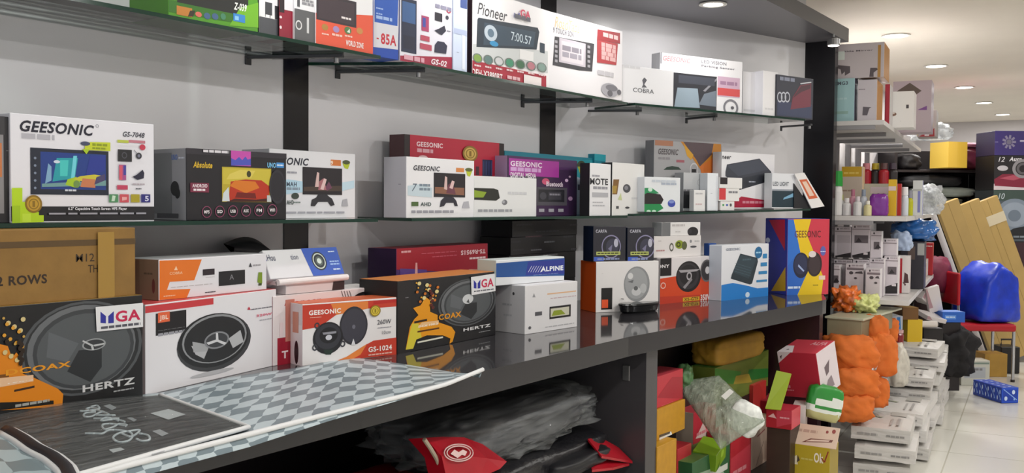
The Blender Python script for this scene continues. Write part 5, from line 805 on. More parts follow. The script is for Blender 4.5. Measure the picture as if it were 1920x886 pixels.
wbox('white carton with dark label stripes at the end of the upper tier', 1655, 1683, 447, .34, Z2+e4.bound_box[1][2]+.001, .10, 0)
RB('gadget_box', 'red and white carton at the end of the white cartons', 'box', 1684, 1708, 479, .50, Z2, .10, {'F': '#ddd6d4', 'L': '#b82430', 'R': '#cfc4c2', 'T': '#e6dfdc'}, [('r', 1684, 550, 1692, 484, '#b82430'), ('p', [(1694, 530), (1704, 530), (1702, 514), (1696, 510)], '#4a2a2a'), ('p', [(1692, 528), (1699, 532), (1697, 536)], '#5a3a3a')], group=LG)
BLUEF = film('blue_film', '#2f6ab0', .95, .15, .8, 20); LBLUE = M('#aebfdc', .3, name='pale_blue_plastic')
mb_ = RB('accessory_box', 'dark blue carton hidden under the blue plastic bag', 'box', 1690, 1735, 452, .85, Z2, .2, {'F': '#2a2630', 'R': '#3a3a48', 'T': '#2a2a38'}, [('r', 1702, 486, 1716, 462, '#5a4a44'), ('r', 1720, 478, 1734, 456, '#a8a8a6')])
SOFT('plastic_bag', 'crumpled blue plastic bag on the low rack shelf', 'bag', put(1716, 1.0, Z2+mb_.bound_box[1][2]+.001), (.28, .26, .14), M('#2c64a8', .2, var=.3, scale=12, name='blue_bag_film'), seed=12, amp=.3)
SOFT('plastic_bag', 'pale blue crumpled bag beside the white cartons', 'bag', put(1692, .66, Z2+.25), (.10, .12, .12), LBLUE, seed=14, amp=.3)
for i, (px, s, row, sk, lb) in enumerate(((1722, 2.0, 470, '#b9b4ae', 'small grey box by the blue bag'), (1742, 2.25, 455, '#b01c24', 'small red box beyond the blue bag'), (1732, 2.1, 485, '#d8c8c4', 'small pinkish box beyond the blue bag'))):
    RB('accessory_box', lb, 'box', px-9, px+9, row, s, Z2, .12, {'F': sk, 'T': sk, 'R': sk}, [('k', px-6, row+8, px+6, row+4, '#e8e0dc')])
# low carton with a pale lid, crumpled papers on it
zc2 = .795
A, B_, C_ = G(1551, 592, zc2), G(1616, 597, zc2), G(1650, 574, zc2); dd = (C_-B_).length
lc = BOX('carton', 'low beige carton with a pale lid, under the crumpled orange paper', 'carton', A, B_, .69, zc2-.69-.012, dd*.8, {'F': '#8f8a70', 'R': '#7a745c', 'T': '#b9b9a0', 'L': '#7a745c'}, None)
mb = MB(); Lw = (B_-A).length; mb.box(-.01, -.01, zc2-.69-.0115, Lw+.012, dd+.01, zc2-.69, M('#b8b9a2', .3, name='pale_lid'), .002); mb.build('lid', lc)
mid_ = A.lerp(B_, .3)+(C_-B_)*.45
SOFT('paper_wad', 'crumpled orange foil paper on the beige carton', 'paper', Vector((mid_.x, mid_.y, zc2+.001)), (.17, .14, .13), M('#e2702a', .3, var=.4, scale=30, name='orange_foil'), seed=21, amp=.55, freq=3)
mid_ = A.lerp(B_, .78)+(C_-B_)*.5
SOFT('paper_wad', 'crumpled yellow green paper on the beige carton', 'paper', Vector((mid_.x, mid_.y, zc2+.001)), (.20, .13, .09), M('#cfd48a', .5, var=.2, scale=30, name='lime_paper'), seed=23, amp=.5, freq=3)
# ------------------------------------------------------------------ white paper parcels stacked on the floor
PAR = [M(c, .45, var=.03, scale=6, name='white_wrapping') for c in ('#d2cfcb', '#c9c6c2', '#d8d5d2')]
PGREY = M('#8f8d8c', .5); PGRN = M('#9aa890', .5)
ORDN = ['topmost', 'second from the top', 'third from the top', 'fourth from the top', 'fifth from the top', 'sixth from the top', 'seventh from the top', 'eighth from the top']
def parcels(s, t, n, th, size, where, seed, zb=0.0, twist=.05):
    r = random.Random(seed)
    for i in range(n):
        L, Wd_ = size[0]*(1+r.uniform(-.06, .06)), size[1]*(1+r.uniform(-.05, .05)); m_ = PAR[r.randrange(3)]
        mb = MB(); bm = bmesh.new(); bmesh.ops.create_cube(bm, size=1.0); bmesh.ops.subdivide_edges(bm, edges=bm.edges[:], cuts=5, use_grid_fill=True)
        for v in bm.verts:
            k = noise.noise(v.co*4+Vector((seed*3+i*9, 0, 0))); e_ = max(abs(v.co.x), abs(v.co.y))
            bulge = 1+.10*k if abs(v.co.z) > .4 else 1
            v.co = Vector((v.co.x*L*(1+.015*k), v.co.y*Wd_*(1+.015*k), (v.co.z*bulge*(1.0-.25*max(0, e_-.4)/.1)+.5)*th*.94))
        bm.normal_update(); mb.bm(bm, m_); W, H = L, Wd_
        Art(mb, lambda a, b: (a*L, b*Wd_), lambda u, v, e: (u-L/2, v-Wd_/2, th*.985+e), L, Wd_).run([('k', .1, .2, .5, .25, '#a9a6a4'), ('k', .1, .32, .45, .36, '#b4b1ae'), ('r', .62, .12, .85, .4, '#b9b7b2'), ('p', [(.5, .5), (.58, .85), (.53, .85), (.46, .55)], '#a3a894'), ('k', .15, .8, .4, .86, '#9a9896')] if i == n-1 else [('k', .1, .2, .5, .25, '#a9a6a4')])
        Art(mb, lambda a, b: (a*Wd_, b*th), lambda u, v, e: (-L/2*1.012-e, Wd_/2-u, v), Wd_, th).run([('k', .1, .4, .45, .52, '#9a9896'), ('k', .6, .4, .9, .5, '#8f8d8b')])
        p = R(s+r.uniform(-.02, .02), t+r.uniform(-.02, .02), zb+i*th+.001)
        o = mb.build('paper_parcel', None, p, (0, 0, RA+r.uniform(-twist, twist)), smooth=False)
        tag(o, 'white wrapped flat parcel, %s in the %s' % (ORDN[n-1-i], where), 'parcel', 'white parcels stacked on the floor')
parcels(-.40, .08, 3, .092, (.46, .28), 'stack nearest the camera', 31, 0, .10)
parcels(.085, .11, 3, .090, (.47, .29), 'stack behind the nearest one', 33)
parcels(.57, .12, 5, .078, (.46, .30), 'middle floor stack', 35)
parcels(1.05, .12, 6, .083, (.46, .34), 'tallest floor stack', 37)
parcels(1.53, .12, 5, .084, (.46, .32), 'stack beyond the tallest one', 39)
parcels(2.0, .13, 4, .078, (.44, .30), 'farthest floor stack', 41)
# ------------------------------------------------------------------ orange cloth bundles
ORG = M('#d06a24', .8, var=.15, scale=9, bump=.3, name='orange_cloth'); SILV = M('#c9c6c4', .15, .3, var=.3, scale=60, name='clear_tie')
def bundle(lb, px, pt, pb, dep, wpx, seed, zb=None, tie=True, squash=1.1, mat=None):
    p = D(px, pb, dep); wd = wpx*dep/F; h = (pb-pt)*dep/F
    o = SOFT('cloth_bundle', lb, 'cloth', (p.x, p.y, p.z if zb is None else zb), (wd, wd*squash, h), mat or ORG, rot=(0, 0, yaw-math.pi/2), seed=seed, group='orange cloth bundles', amp=.10, folds=.22, puff=3.6, freq=1.5)
    if tie:
        t = MB(); t.bm(soft_geo((wd*.35, wd*.3, wd*.2), seed+3, amp=.5, n=5), SILV, T=Matrix.Translation((wd*.30, -wd*.1, h*.86))); t.smooth = True; t.build('bag_tie', o)['label'] = 'shiny twisted bag end'
    return o
bundle('big orange cloth bundle at the bottom of the pile beside the packets', 1590, 733, 784, 4.95, 78, 51, None, False)
bundle('big orange cloth bundle in the middle of the pile', 1592, 683, 739, 5.0, 92, 52)
bundle('big orange cloth bundle on top of the pile under the beige carton', 1590, 626, 691, 5.05, 90, 53, None, False)
bundle('small orange cloth bundle tied with clear plastic by the parcels', 1638, 702, 760, 5.1, 48, 54)
bundle('orange cloth bundle hanging over behind the tied bundle', 1648, 622, 702, 5.12, 56, 55, None, False)
bundle('orange cloth bundle tucked beside the pale carton lid', 1640, 590, 650, 5.16, 46, 56, None, False)
bundle('small orange cloth bundle highest behind the pale lid', 1660, 592, 640, 5.55, 40, 57, None, False)
SOFT('plastic_bag', 'clear milky bag standing between the orange bundles and parcels', 'bag', D(1676, 722, 5.5), (.17, .15, .24), M('#c9c4b8', .25, var=.15, scale=20, name='milky_bag'), seed=61, amp=.2)
# odds and ends above the parcels
def DBX(name, lb, cat, pl, pr, pt, pb, dep, d, skin, art=None, turn=0.0, **k):
    A = D(pl, pb, dep); B_ = D(pr, pb, dep+turn); z = k.pop('z', A.z)
    return BOX(name, lb, cat, A, B_, z, 0, d, skin, art, row=pt, **k)
OD = 'odd boxes piled past the orange bundles'
DBX('accessory_box', 'small box with a blue swoosh in the pile past the bundles', 'box', 1664, 1692, 592, 626, 5.95, .15, {'F': '#b4bcc8', 'T': '#cfd4da', 'R': '#8a94a4'}, [('p', [(1680, 626), (1690, 626), (1688, 594), (1682, 594)], '#2f74b4'), ('p', [(1664, 620), (1682, 612), (1682, 606), (1664, 600)], '#8fb4d0')], group=OD)
DBX('carton', 'open brown carton under the small blue-swoosh box', 'carton', 1664, 1694, 645, 690, 5.8, .2, {'F': '#a8744a', 'T': '#d0a07a', 'R': '#8a5a34'}, [('r', 1664, 650, 1694, 645, '#cf9a6c')], group=OD)
p = D(1684, 645, 5.9); mb = MB(); mb.lathe([(.001, 0), (.03, 0), (.032, .06), (.026, .07), (.001, .07)], M('#7d1420', .2, name='dark_red_glass'), 16); o = tag(mb.build('jar', None, p), 'dark red jar standing on the brown carton', 'jar'); t = MB(); t.lathe([(.001, .0705), (.03, .0705), (.03, .09), (.001, .09)], M('#c8a0a0', .3), 16); t.build('lid', o)
DBX('carton', 'brown taped carton on the yellow box', 'carton', 1692, 1722, 576, 599, 6.3, .14, {'F': '#6f4a1e', 'T': '#b08a4c', 'R': '#b8923e'}, None, group=OD)
DBX('carton', 'yellow carton in the pile past the orange bundles', 'carton', 1700, 1728, 599, 690, 6.3, .18, {'F': '#d4b01e', 'T': '#e0c040', 'R': '#c0961a'}, None, group=OD)
mb = MB(); a = D(1724, 607, 6.5); b = D(1756, 607, 6.5); mb.tube([a, b], .022, M('#d6cfca', .4), 14); o = tag(mb.build('paper_roll'), 'short white paper roll lying past the yellow carton', 'roll'); t = MB(); t.tube([b, b+(b-a).normalized()*.012], .016, DRK, 12); t.build('end_plug', o)
DBX('carton', 'dark carton under the white paper roll', 'carton', 1730, 1766, 615, 715, 6.55, .12, {'F': '#1a1618', 'T': '#2a2628', 'R': '#151214'}, None, group=OD)
SOFT('cloth_heap', 'heap of black cloth on the floor before the red chair', 'cloth', D(1773, 702, 6.95), (.32, .34, .36), M('#141114', .8, var=.2, name='black_cloth'), seed=71, amp=.35)
for i, (px, py, dep, sz, rot, lb) in enumerate(((1750, 560, 6.9, (.10, .03, .19), (.2, -.3, -.9), 'white card packet leaning in the pile by the red chair'), (1744, 592, 6.85, (.18, .14, .03), (.3, .2, -.6), 'flat white packet under the leaning one'), (1768, 596, 7.0, (.16, .12, .03), (-.2, .3, -.4), 'flat white packet next to the blue box'), (1728, 556, 6.95, (.12, .1, .06), (.2, .5, -.3), 'small white and pink packet by the maroon cushion'))):
    UVBOX('card_packet', lb, 'packet', D(px, py, dep), sz, rot, {'F': '#d8d0d0', 'T': '#e0dada'}, {'F': [('p', [(0, .2), (.3, .2), (.1, 1), (0, 1)], '#b08a90')]}, 'white packets by the chair')
SOFT('cushion', 'maroon cushion on the pile by the leaning cardboard', 'cushion', D(1754, 548, 7.95), (.30, .24, .30), M('#6f1436', .6, var=.15, name='maroon_cloth'), rot=(0, 0, .3), seed=73, amp=.12)
SOFT('cushion', 'dark maroon cushion shape filling the dark area behind the white packets', 'cushion', D(1736, 640, 7.95), (.20, .22, .42), M('#2a1418', .7, name='dark_maroon_cloth'), rot=(0, 0, .3), seed=74, amp=.12)  # added shape, fills the dark area behind the pile
mb = MB(); T = Matrix.Translation(D(1752, 655, 6.4)); mb.lathe([(.001, 0), (.048, 0), (.05, .006), (.05, .03), (.001, .03)], M('#d8941c', .4, name='amber_tape'), 20, T); tag(mb.build('tape_roll'), 'amber tape roll on top of the white parcels', 'tape')
# ------------------------------------------------------------------ red chair with bags
cb_ = G(1850, 716, 0); dirr = (G(1900, 716, 0)-G(1797, 714, 0)); cw = dirr.length; ca = math.atan2(dirr.y, dirr.x)
ch = tag(empty('visitor_chair', (cb_.x, cb_.y, 0), (0, 0, ca)), 'red padded chair with chrome legs under the big blue bag', 'chair')
REDV = M('#b50f22', .4, name='red_vinyl'); CHR = M('#b9b9bb', .2, .9, name='chrome')
def part(par, nm, fn):
    mb = MB(); fn(mb); return mb.build(nm, par)
hw = cw/2
part(ch, 'seat', lambda m: m.box(-hw-.01, .0, .40, hw+.01, .44, .46, REDV, .018, seg=3))
part(ch, 'backrest', lambda m: m.box(-hw-.03, .0, .60, -hw-.002, .42, .86, REDV, .015, seg=3))
for x in (-hw, hw):
    for y in (.03, .41):
        lg = part(ch, 'leg', lambda m: m.tube([(x, y, 0.012), (x, y, .40)], .012, CHR, 10)); part(lg, 'rubber_foot', lambda m: m.lathe([(.001, 0), (.016, 0), (.016, .02), (.001, .02)], DRK, 10, Matrix.Translation((x, y, .0))))
part(ch, 'back_support', lambda m: m.tube([(-hw, .03, .40), (-hw-.01, .03, .62)], .011, CHR, 8)); part(ch, 'back_support', lambda m: m.tube([(-hw, .41, .40), (-hw-.01, .41, .62)], .011, CHR, 8))
BLU = M('#1138c0', .35, var=.25, scale=10, bump=.2, name='blue_tarpaulin')
Rc = Matrix.Rotation(ca, 4, 'Z')
def onch(x, y, z): return Vector((cb_.x, cb_.y, 0))+(Rc @ Vector((x, y, 0)))+Vector((0, 0, z))
bg = SOFT('tarpaulin_bag', 'big bright blue folded bag lying on the red chair', 'bag', onch(.065, .21, .468), (.42, .38, .38), BLU, rot=(0, .04, ca+.42), seed=81, amp=.07, folds=.06, puff=5.5, freq=1.4)
for v in bg.data.vertices:
    if v.co.z > .16: v.co.z += .10*max(0, 1-abs(v.co.x+.03)/.22)*(v.co.z-.16)/.24; v.co.x *= 1-.25*(v.co.z-.16)/.24
t = MB(); t.box(.20, -.235, .12, .245, -.225, .21, M('#e4e4ea', .4), .001); t.build('label_tag', bg)['label'] = 'white label'
fb = UVBOX('accessory_box', 'flat blue box on the pile beside the chair', 'box', D(1780, 592, 6.9), (.16, .14, .075), (0, 0, yaw-math.pi/2), {'F': '#2460c0', 'T': '#3a78d0'}, {'F': [('r', .1, .3, .6, .7, '#5a90e0'), ('k', .15, .4, .55, .6, '#c8dcf8')]})
UVBOX('carton', 'dark carton holding up the flat blue box', 'carton', D(1777, 592, 6.9)-Vector((0, 0, .0375+.245)), (.13, .13, .488), (0, 0, yaw-math.pi/2), {'F': '#1c1518', 'T': '#2a2024'})
# under and behind the chair
def floor_box(name, lb, cat, pl, pr, pt, pb, d, skin, art=None, **k):
    A = G(pl, pb, 0); dep = (A-O).dot(FW); B_ = D(pr, pb, dep); return BOX(name, lb, cat, A, B_, .001, 0, d, skin, art, row=pt, **k)
floor_box('gadget_box', 'white carton with grey label on the floor under the red chair', 'box', 1802, 1855, 675, 722, .14, {'F': '#c2c2b8', 'T': '#d8d6c8', 'R': '#a8a494', 'L': '#8a887c'}, [('r', 1808, 708, 1848, 688, '#a9adb4'), ('k', 1812, 694, 1842, 690, '#77777a'), ('r', 1802, 682, 1855, 679, '#7a8a80')])
floor_box('carton', 'brown carton on the floor behind the white one under the chair', 'carton', 1846, 1888, 663, 706, .18, {'F': KRAFT2, 'T': KRAFT2, 'R': KRAFT2, 'L': KRAFT2}, None)
o = floor_box('tool_case', 'black case standing behind the brown carton', 'case', 1876, 1912, 650, 700, .18, {'F': '#121214', 'T': '#1c1c1e', 'R': '#0e0e10', 'L': '#0e0e10'}, None, bev=.006)
part(o, 'handle', lambda m: m.tube([(.05, .1, o.bound_box[1][2]), (.05, .1, o.bound_box[1][2]+.05), (.14, .1, o.bound_box[1][2]+.05), (.14, .1, o.bound_box[1][2])], .008, DRK, 8))
# blue bundle of cartons
A = G(1878, 756, 0); B_ = G(1912, 747, 0); C_ = G(1824, 739, 0)
u1 = (C_-A); L = u1.length/5; u1.normalize(); wdir = Vector((u1.y, -u1.x, 0)); wl = .13
if wdir.dot(B_-A) < 0: wdir = -wdir
BLB = [('r', .08, .15, .92, .85, '#1b3fae'), ('e', .25, .3, .09, .14, '#cfe0fa'), ('e', .7, .7, .09, .14, '#cfe0fa'), ('l', .1, .9, .9, .2, .006, '#8fb4ee'), ('e', .75, .25, .05, .08, '#8fb4ee')]
for i, lb in enumerate(('nearest', 'second', 'third', 'fourth', 'last')):
    c = A+u1*(L*(i+.5))+wdir*wl/2+Vector((0, 0, .0565)); ang = math.atan2(-u1.y, -u1.x)+math.pi/2
    UVBOX('bulb_carton', 'small blue and white carton on the floor, %s of the five in a row' % lb, 'box', c, (wl, L-.002, .11), (0, 0, ang), {'F': '#2450c8', 'T': '#3058c8', 'L': '#1d40a8', 'R': '#1d40a8'}, {'F': BLB, 'T': BLB, 'L': BLB, 'R': BLB}, 'blue cartons on the floor')
# long cardboard cartons leaning
UPW = Vector((0, 0, 1)); RH = Vector((math.sin(yaw), -math.cos(yaw), 0)); FH = Vector((math.cos(yaw), math.sin(yaw), 0)); TANB = M('#b3965a', .6, var=.06, scale=5, name='tan_long_carton')
def leaner(lb, top, dep, width, tip, th=.06, name='long_carton', tape=None):
    P = D(top[0], top[1], dep); ax = (RH*math.sin(tip)-UPW*math.cos(tip)); L = P.z/math.cos(tip)-.03
    x = RH*math.cos(tip)+UPW*math.sin(tip); yv = -ax.cross(x).normalized(); 
    Mx = Matrix((( x.x, FH.x, -ax.x, 0), (x.y, FH.y, -ax.y, 0), (x.z, FH.z, -ax.z, 0), (0, 0, 0, 1)))
    mb = MB(); mb.box(0, 0, -L, width, th, 0, TANB, .003)
    o = mb.build(name); o.matrix_world = Matrix.Translation(P) @ Mx; tag(o, lb, 'carton', 'long cartons leaning by the chair')
    t = MB(); t.box(.004, -.0012, -L+.01, width-.004, -.0004, -.004, TANB); t.box(width*.49, -.0016, -L+.01, width*.51, -.0012, -.01, M('#8a7038', .6)); t.build('front_flap', o)
    if tape: t = MB(); t.box(-.002, -.003, tape[0], width+.002, -.0018, tape[1], M('#d2c6aa', .25)); t.build('packing_tape', o)['label'] = 'pale tape band'
    return o
leaner('long tan carton leaning, nearest the rack', (1757, 386), 8.40, .195, math.radians(21.5)); leaner('long tan carton leaning in the middle of three', (1797, 386), 8.51, .195, math.radians(21.5))
leaner('long tan carton leaning with a pale tape band, farthest from the rack', (1830, 381), 8.62, .205, math.radians(21.5), tape=(-.24, -.15))
P = D(1746, 392, 8.25); ax = RH*math.sin(math.radians(21))-UPW*math.cos(math.radians(21)); L = P.z/math.cos(math.radians(21))-.02
mb = MB(); mb.tube([P, P+ax*L], .026, M('#c9c6c4', .4), 14); o = tag(mb.build('paper_tube'), 'long white tube leaning beside the tan cartons', 'tube'); t = MB(); t.tube([P-ax*.004, P], .028, M('#a8a6a4', .4), 14); t.build('end_cap', o)
# ------------------------------------------------------------------ rolls of upholstery on the far shelf unit
fs = D(1775, 386, 9.4); fa = yaw-math.pi/2
un = tag(empty('shelf_unit', (fs.x, fs.y, 0), (0, 0, fa)), 'dark open shelf unit holding rolls of upholstery at the back', 'shelf')
for x in (-.52, .44): part(un, 'side_panel', lambda m: m.box(x, 0, 0, x+.03, .5, 1.95, DRK, .002))
for z in (.5, 1.36, 1.74): part(un, 'shelf_board', lambda m: m.box(-.488, 0, z-.025, .438, .49, z, DRK, .002))
part(un, 'back_panel', lambda m: m.box(-.488, .491, .02, .438, .50, 1.95, M('#1c181a', .6)))
def onf(x, y, z):
    q = Matrix.Rotation(fa, 4, 'Z') @ Vector((x, y, 0)); return Vector((fs.x+q.x, fs.y+q.y, z))
for lb, x, z, sz, c, sd in (('grey folded upholstery at the bottom of the far shelf unit', -.1, 1.362, (.62, .4, .11), '#8c8c78', 91), ('pale grey folded upholstery in the middle of the far shelf pile', .0, 1.475, (.66, .4, .10), '#a8b2aa', 92), ('charcoal folded upholstery topping the far shelf pile', -.12, 1.578, (.6, .4, .12), '#2a2a2c', 93), ('dark maroon upholstery roll high on the far shelf unit', .22, 1.742, (.40, .42, .22), '#5a1228', 94), ('dusty pink sheet folded on the far shelf unit', .2, 1.965, (.45, .3, .05), '#a86a7c', 95), ('black folded upholstery high on the far shelf unit', -.34, 1.742, (.22, .4, .16), '#1a1618', 96)):
    SOFT('upholstery_roll', lb, 'upholstery', onf(x, .2, z), sz, M(c, .6, var=.15, scale=12), rot=(0, 0, fa), seed=sd, group='folded upholstery on the far shelf unit', amp=.1, puff=3.5)
SOFT('orange_bundle', 'small orange cloth at the end of the far upholstery shelf', 'cloth', onf(.30, .08, 1.362), (.10, .1, .09), M('#c8602a', .6), seed=97, amp=.2)
# ------------------------------------------------------------------ speaker cartons at the back
WG = 'subwoofer cartons stacked at the back'
q0 = D(1857, 600, 8.9); q1 = D(1975, 600, 8.9)
st = BOX('display_cabinet', 'dark low cabinet under the subwoofer cartons at the back', 'cabinet', q0, q1, 0.001, 0, .4, {'F': '#241d22', 'T': '#2a2428'}, [('r', 1860, 520, 1975, 455, '#3a2028'), ('r', 1862, 660, 1970, 530, '#1a1518')], row=452)
z0 = st.bound_box[1][2]+.002
b1 = BOX('subwoofer_box', 'grey blue subwoofer carton, lowest of three at the back', 'box', q0, q1, z0, 0, .36, {'F': '#4a545c', 'T': '#5a646c', 'L': '#23282c'}, [('r', 1858, 376, 1975, 357, '#3a4a44'), ('t', '10', 1872, 373, 1884, 362, '#b8c0c8', 'i'), ('e', 1902, 402, 34, 30, '#7a8694'), ('e', 1902, 402, 26, 23, '#8f9aa8'), ('e', 1902, 404, 12, 11, '#6a7684'), ('p', [(1870, 448), (1950, 448), (1940, 420), (1900, 428)], '#1c2024'), ('k', 1890, 445, 1950, 442, '#7a848c')], row=356, group=WG)
z1 = z0+b1.bound_box[1][2]+.002
b2 = BOX('subwoofer_box', 'black subwoofer carton with a red car picture, middle of three at the back', 'box', q0, q1, z1, 0, .36, {'F': '#1d191c', 'T': '#2a2628', 'L': '#151214'}, [('r', 1862, 356, 1975, 345, '#c9bcc0'), ('p', [(1865, 348), (1930, 352), (1930, 334), (1900, 326), (1880, 326), (1864, 336)], '#7a1c34'), ('p', [(1874, 334), (1900, 328), (1920, 332), (1900, 338)], '#a84a5c'), ('t', '12', 1872, 303, 1884, 294, '#d8d4d8', 'i'), ('t', 'Aura', 1892, 302, 1916, 294, '#d8d4d8', 'bi'), ('e', 1880, 315, 10, 5, '#b8b4b8'), ('o', 1918, 316, 20, 18, .7, '#8a868a'), ('o', 1918, 316, 12, 11, .6, '#5a565a')], row=291, group=WG)
z2 = z1+b2.bound_box[1][2]+.002
b3 = BOX('subwoofer_box', 'purple subwoofer carton with a starburst, topmost of three at the back', 'box', q0, q1, z2, 0, .36, {'F': '#352868', 'T': '#c8c8cc', 'L': '#1f1840'}, [*[('l', 1892+6*math.cos(a*.7), 266+6*math.sin(a*.7), 1892+13*math.cos(a*.7), 266+13*math.sin(a*.7), .02, '#7f7890') for a in range(9)], ('e', 1892, 266, 5, 5, '#6a6478'), ('k', 1863, 276, 1872, 256, '#8a84a8'), ('k', 1912, 276, 1935, 252, '#a8a4b8')], row=245, group=WG)
q = onf(.62, .1, 0); mb = MB(); mb.box(-.11, 0, 0, .07, .3, 1.66, M('#2b2c2e', .6), .004)
tag(mb.build('tall_carton', None, q, (0, 0, fa)), 'tall charcoal carton between the shelf unit and subwoofer cartons', 'carton')
# ------------------------------------------------------------------ bags under the near counter
BAGF = film('bag_film', '#b4b6b8', .22, .10, 1.0, 7, (1, 3, 2)); ZI = .502
p = Y(985, 860, 1.75)
bd = SOFT('seat_cover_bag', 'black and red seat cover packed in a bag on the cabinet shelf', 'bag', (2.62, 1.83, ZI), (.82, .42, .085), M('#17161a', .35, var=.3, scale=25, bump=.3, name='black_vinyl_cover'), seed=101, amp=.08, puff=5)
RDV = M('#a50e20', .35, var=.15, scale=6, name='red_vinyl_cover')
def slab(par, nm, pts, th, mat, lift=0):
    """a thin folded panel given by its outline in the room"""
    mb = MB(); n = len(pts); c = par.location if par else Vector((0, 0, 0)); v = [Vector(q_)-c for q_ in pts]; v += [q_-Vector((0, 0, th)) for q_ in v[:n]]
    mb.add(v, [tuple(range(n)), tuple(range(2*n-1, n-1, -1))]+[(i, n+i, n+(i+1) % n, (i+1) % n) for i in range(n)], mat); return mb.build(nm, par)
red = empty('seat_cover', (2.15, 1.72, ZI)); tag(red, 'red seat cover with a round white emblem folded on the cabinet shelf', 'seat cover')
yr = 1.60
def yrow(px, py, y=yr): return Y(px, py, y)
mb = MB(); n_ = 10; vv = []
TOPL = [(797, 820), (830, 818), (870, 819), (905, 832), (942, 860)]; BOTL = [(838, 900), (856, 902), (876, 902), (900, 895), (938, 878)]
for i in range(len(TOPL)):
    a = Y(*TOPL[i], 1.66); b = Y(*BOTL[i], 1.60); vv += [a, a.lerp(b, .5)+Vector((0, -.02, .01)), b]
vv2 = [q_+Vector((0, .06, -.012)) for q_ in vv]; k = len(vv); ff = []
for i in range(len(TOPL)-1):
    for j in range(2): ff += [(i*3+j, i*3+j+1, i*3+j+4, i*3+j+3), (k+i*3+j, k+i*3+j+3, k+i*3+j+4, k+i*3+j+1)]
mm = len(TOPL)-1
ff += [(i*3, i*3+3, k+i*3+3, k+i*3) for i in range(mm)]+[(i*3+2, k+i*3+2, k+i*3+5, i*3+5) for i in range(mm)]+[(0, k, k+1, 1), (1, k+1, k+2, 2), (mm*3, mm*3+1, k+mm*3+1, k+mm*3), (mm*3+1, mm*3+2, k+mm*3+2, k+mm*3+1)]
mb.add([q_-red.location for q_ in vv+vv2], ff, RDV); mb.build('cover_panel', red)
mb = MB(); mb.tube([Y(x, y_, 1.63)-red.location+Vector((-.006, -.002, 0)) for x, y_ in ((797, 822), (808, 838), (820, 858), (832, 888), (838, 905))], .006, M('#a89a86', .5), 8); mb.build('edge_piping', red)['label'] = 'beige piping'
def emb(px, py):
    a = plane_hit(px, py, vv[7]+Vector((0, -.0015, .001)), (vv[6]-vv[8]).cross(vv[10]-vv[4]).normalized()); return a-red.location
mb = MB(); CR = M('#d8b8b4', .5)
for rx, ry in ((27, 16), (22, 12.5)): mb.tube([emb(860+rx*math.cos(t_*.2617), 848+ry*math.sin(t_*.2617)) for t_ in range(24)], .0018, CR, 6, closed=True)
qv = [emb(*q_) for q_ in ((845, 850), (858, 858), (866, 852), (872, 854), (876, 846), (868, 842), (860, 847), (852, 842))]; mb.add(qv, [tuple(range(len(qv)))[::-1]], CR); k_ = mb.build('round_emblem', red); k_['label'] = 'white stitched round emblem'
SOFT('seat_cover', None, None, Vector((2.13, 1.86, ZI))-red.location, (.42, .4, .06), RDV, seed=107, amp=.06, puff=5, parent=red).name = 'folded_layer'
r2 = empty('seat_cover', (2.9, 1.7, ZI+.0)); tag(r2, 'red and black seat cover with folded flaps by the cabinet divider', 'seat cover')
SOFT('lower_layer', None, None, Vector((2.74, 1.66, ZI))-r2.location, (.36, .18, .05), BLKF, seed=109, amp=.08, puff=5, parent=r2)
slab(r2, 'upper_flap', [Y(1102, 822, 1.62), Y(1124, 818, 1.66), Y(1160, 838, 1.64), Y(1186, 864, 1.58), Y(1128, 854, 1.56)], .008, RDV)
slab(r2, 'lower_flap', [Y(1104, 862, 1.62), Y(1130, 860, 1.60), Y(1180, 868, 1.58), Y(1150, 876, 1.555), Y(1110, 880, 1.56)], .008, RDV)
# black plastic bag on top
zb_ = ZI+.087
bb_ = SOFT('plastic_bag', 'black seat cover in a crumpled clear plastic bag under the counter', 'bag', (2.57, 1.87, zb_+.004), (.76, .36, .13), M('#222226', .4, var=.2, scale=15, name='dark_vinyl'), rot=(0, -.03, -.06), seed=103, amp=.06, puff=5)
mb = MB(); mb.bm(soft_geo((.86, .43, .155), 104, amp=.11, folds=.25, puff=3.6, n=16), BAGF, T=Matrix.Translation((0, -.01, -.004))); mb.smooth = True; mb.build('clear_film', bb_)['label'] = 'wrinkled clear film'
# ------------------------------------------------------------------ packets crammed under the far counter
HG = 'packets crammed under the far end of the counter'
def HB(name, lb, px, py, y, size, rot, skin, art=None): return UVBOX(name, lb, 'box', Y(px, py, y), size, rot, skin, art, HG)
def HS(lb, px, py, y, size, mat, rot=(0, 0, 0), seed=1, name='plastic_packet', **k):
    p = Y(px, py, y); k.setdefault('amp', .18); return SOFT(name, lb, 'packet', p, size, mat, rot, seed, HG, **k)
PB = .171
MUS = M('#b9861c', .45, var=.08, name='mustard_card'); REDC = M('#b8202e', .4, var=.08, name='red_card'); KRY = M('#b58a2e', .6, var=.12, scale=10, bump=.2, name='kraft_paper')
def col(name, lb, pl, pr, pt, y, z, d, skin, art=None, row=800, turn=0.0):
    return BOX(name, lb, 'box', Y(pl, row, y), Y(pr, row, y+turn), z, 0, d, skin, art, row=pt, group=HG)
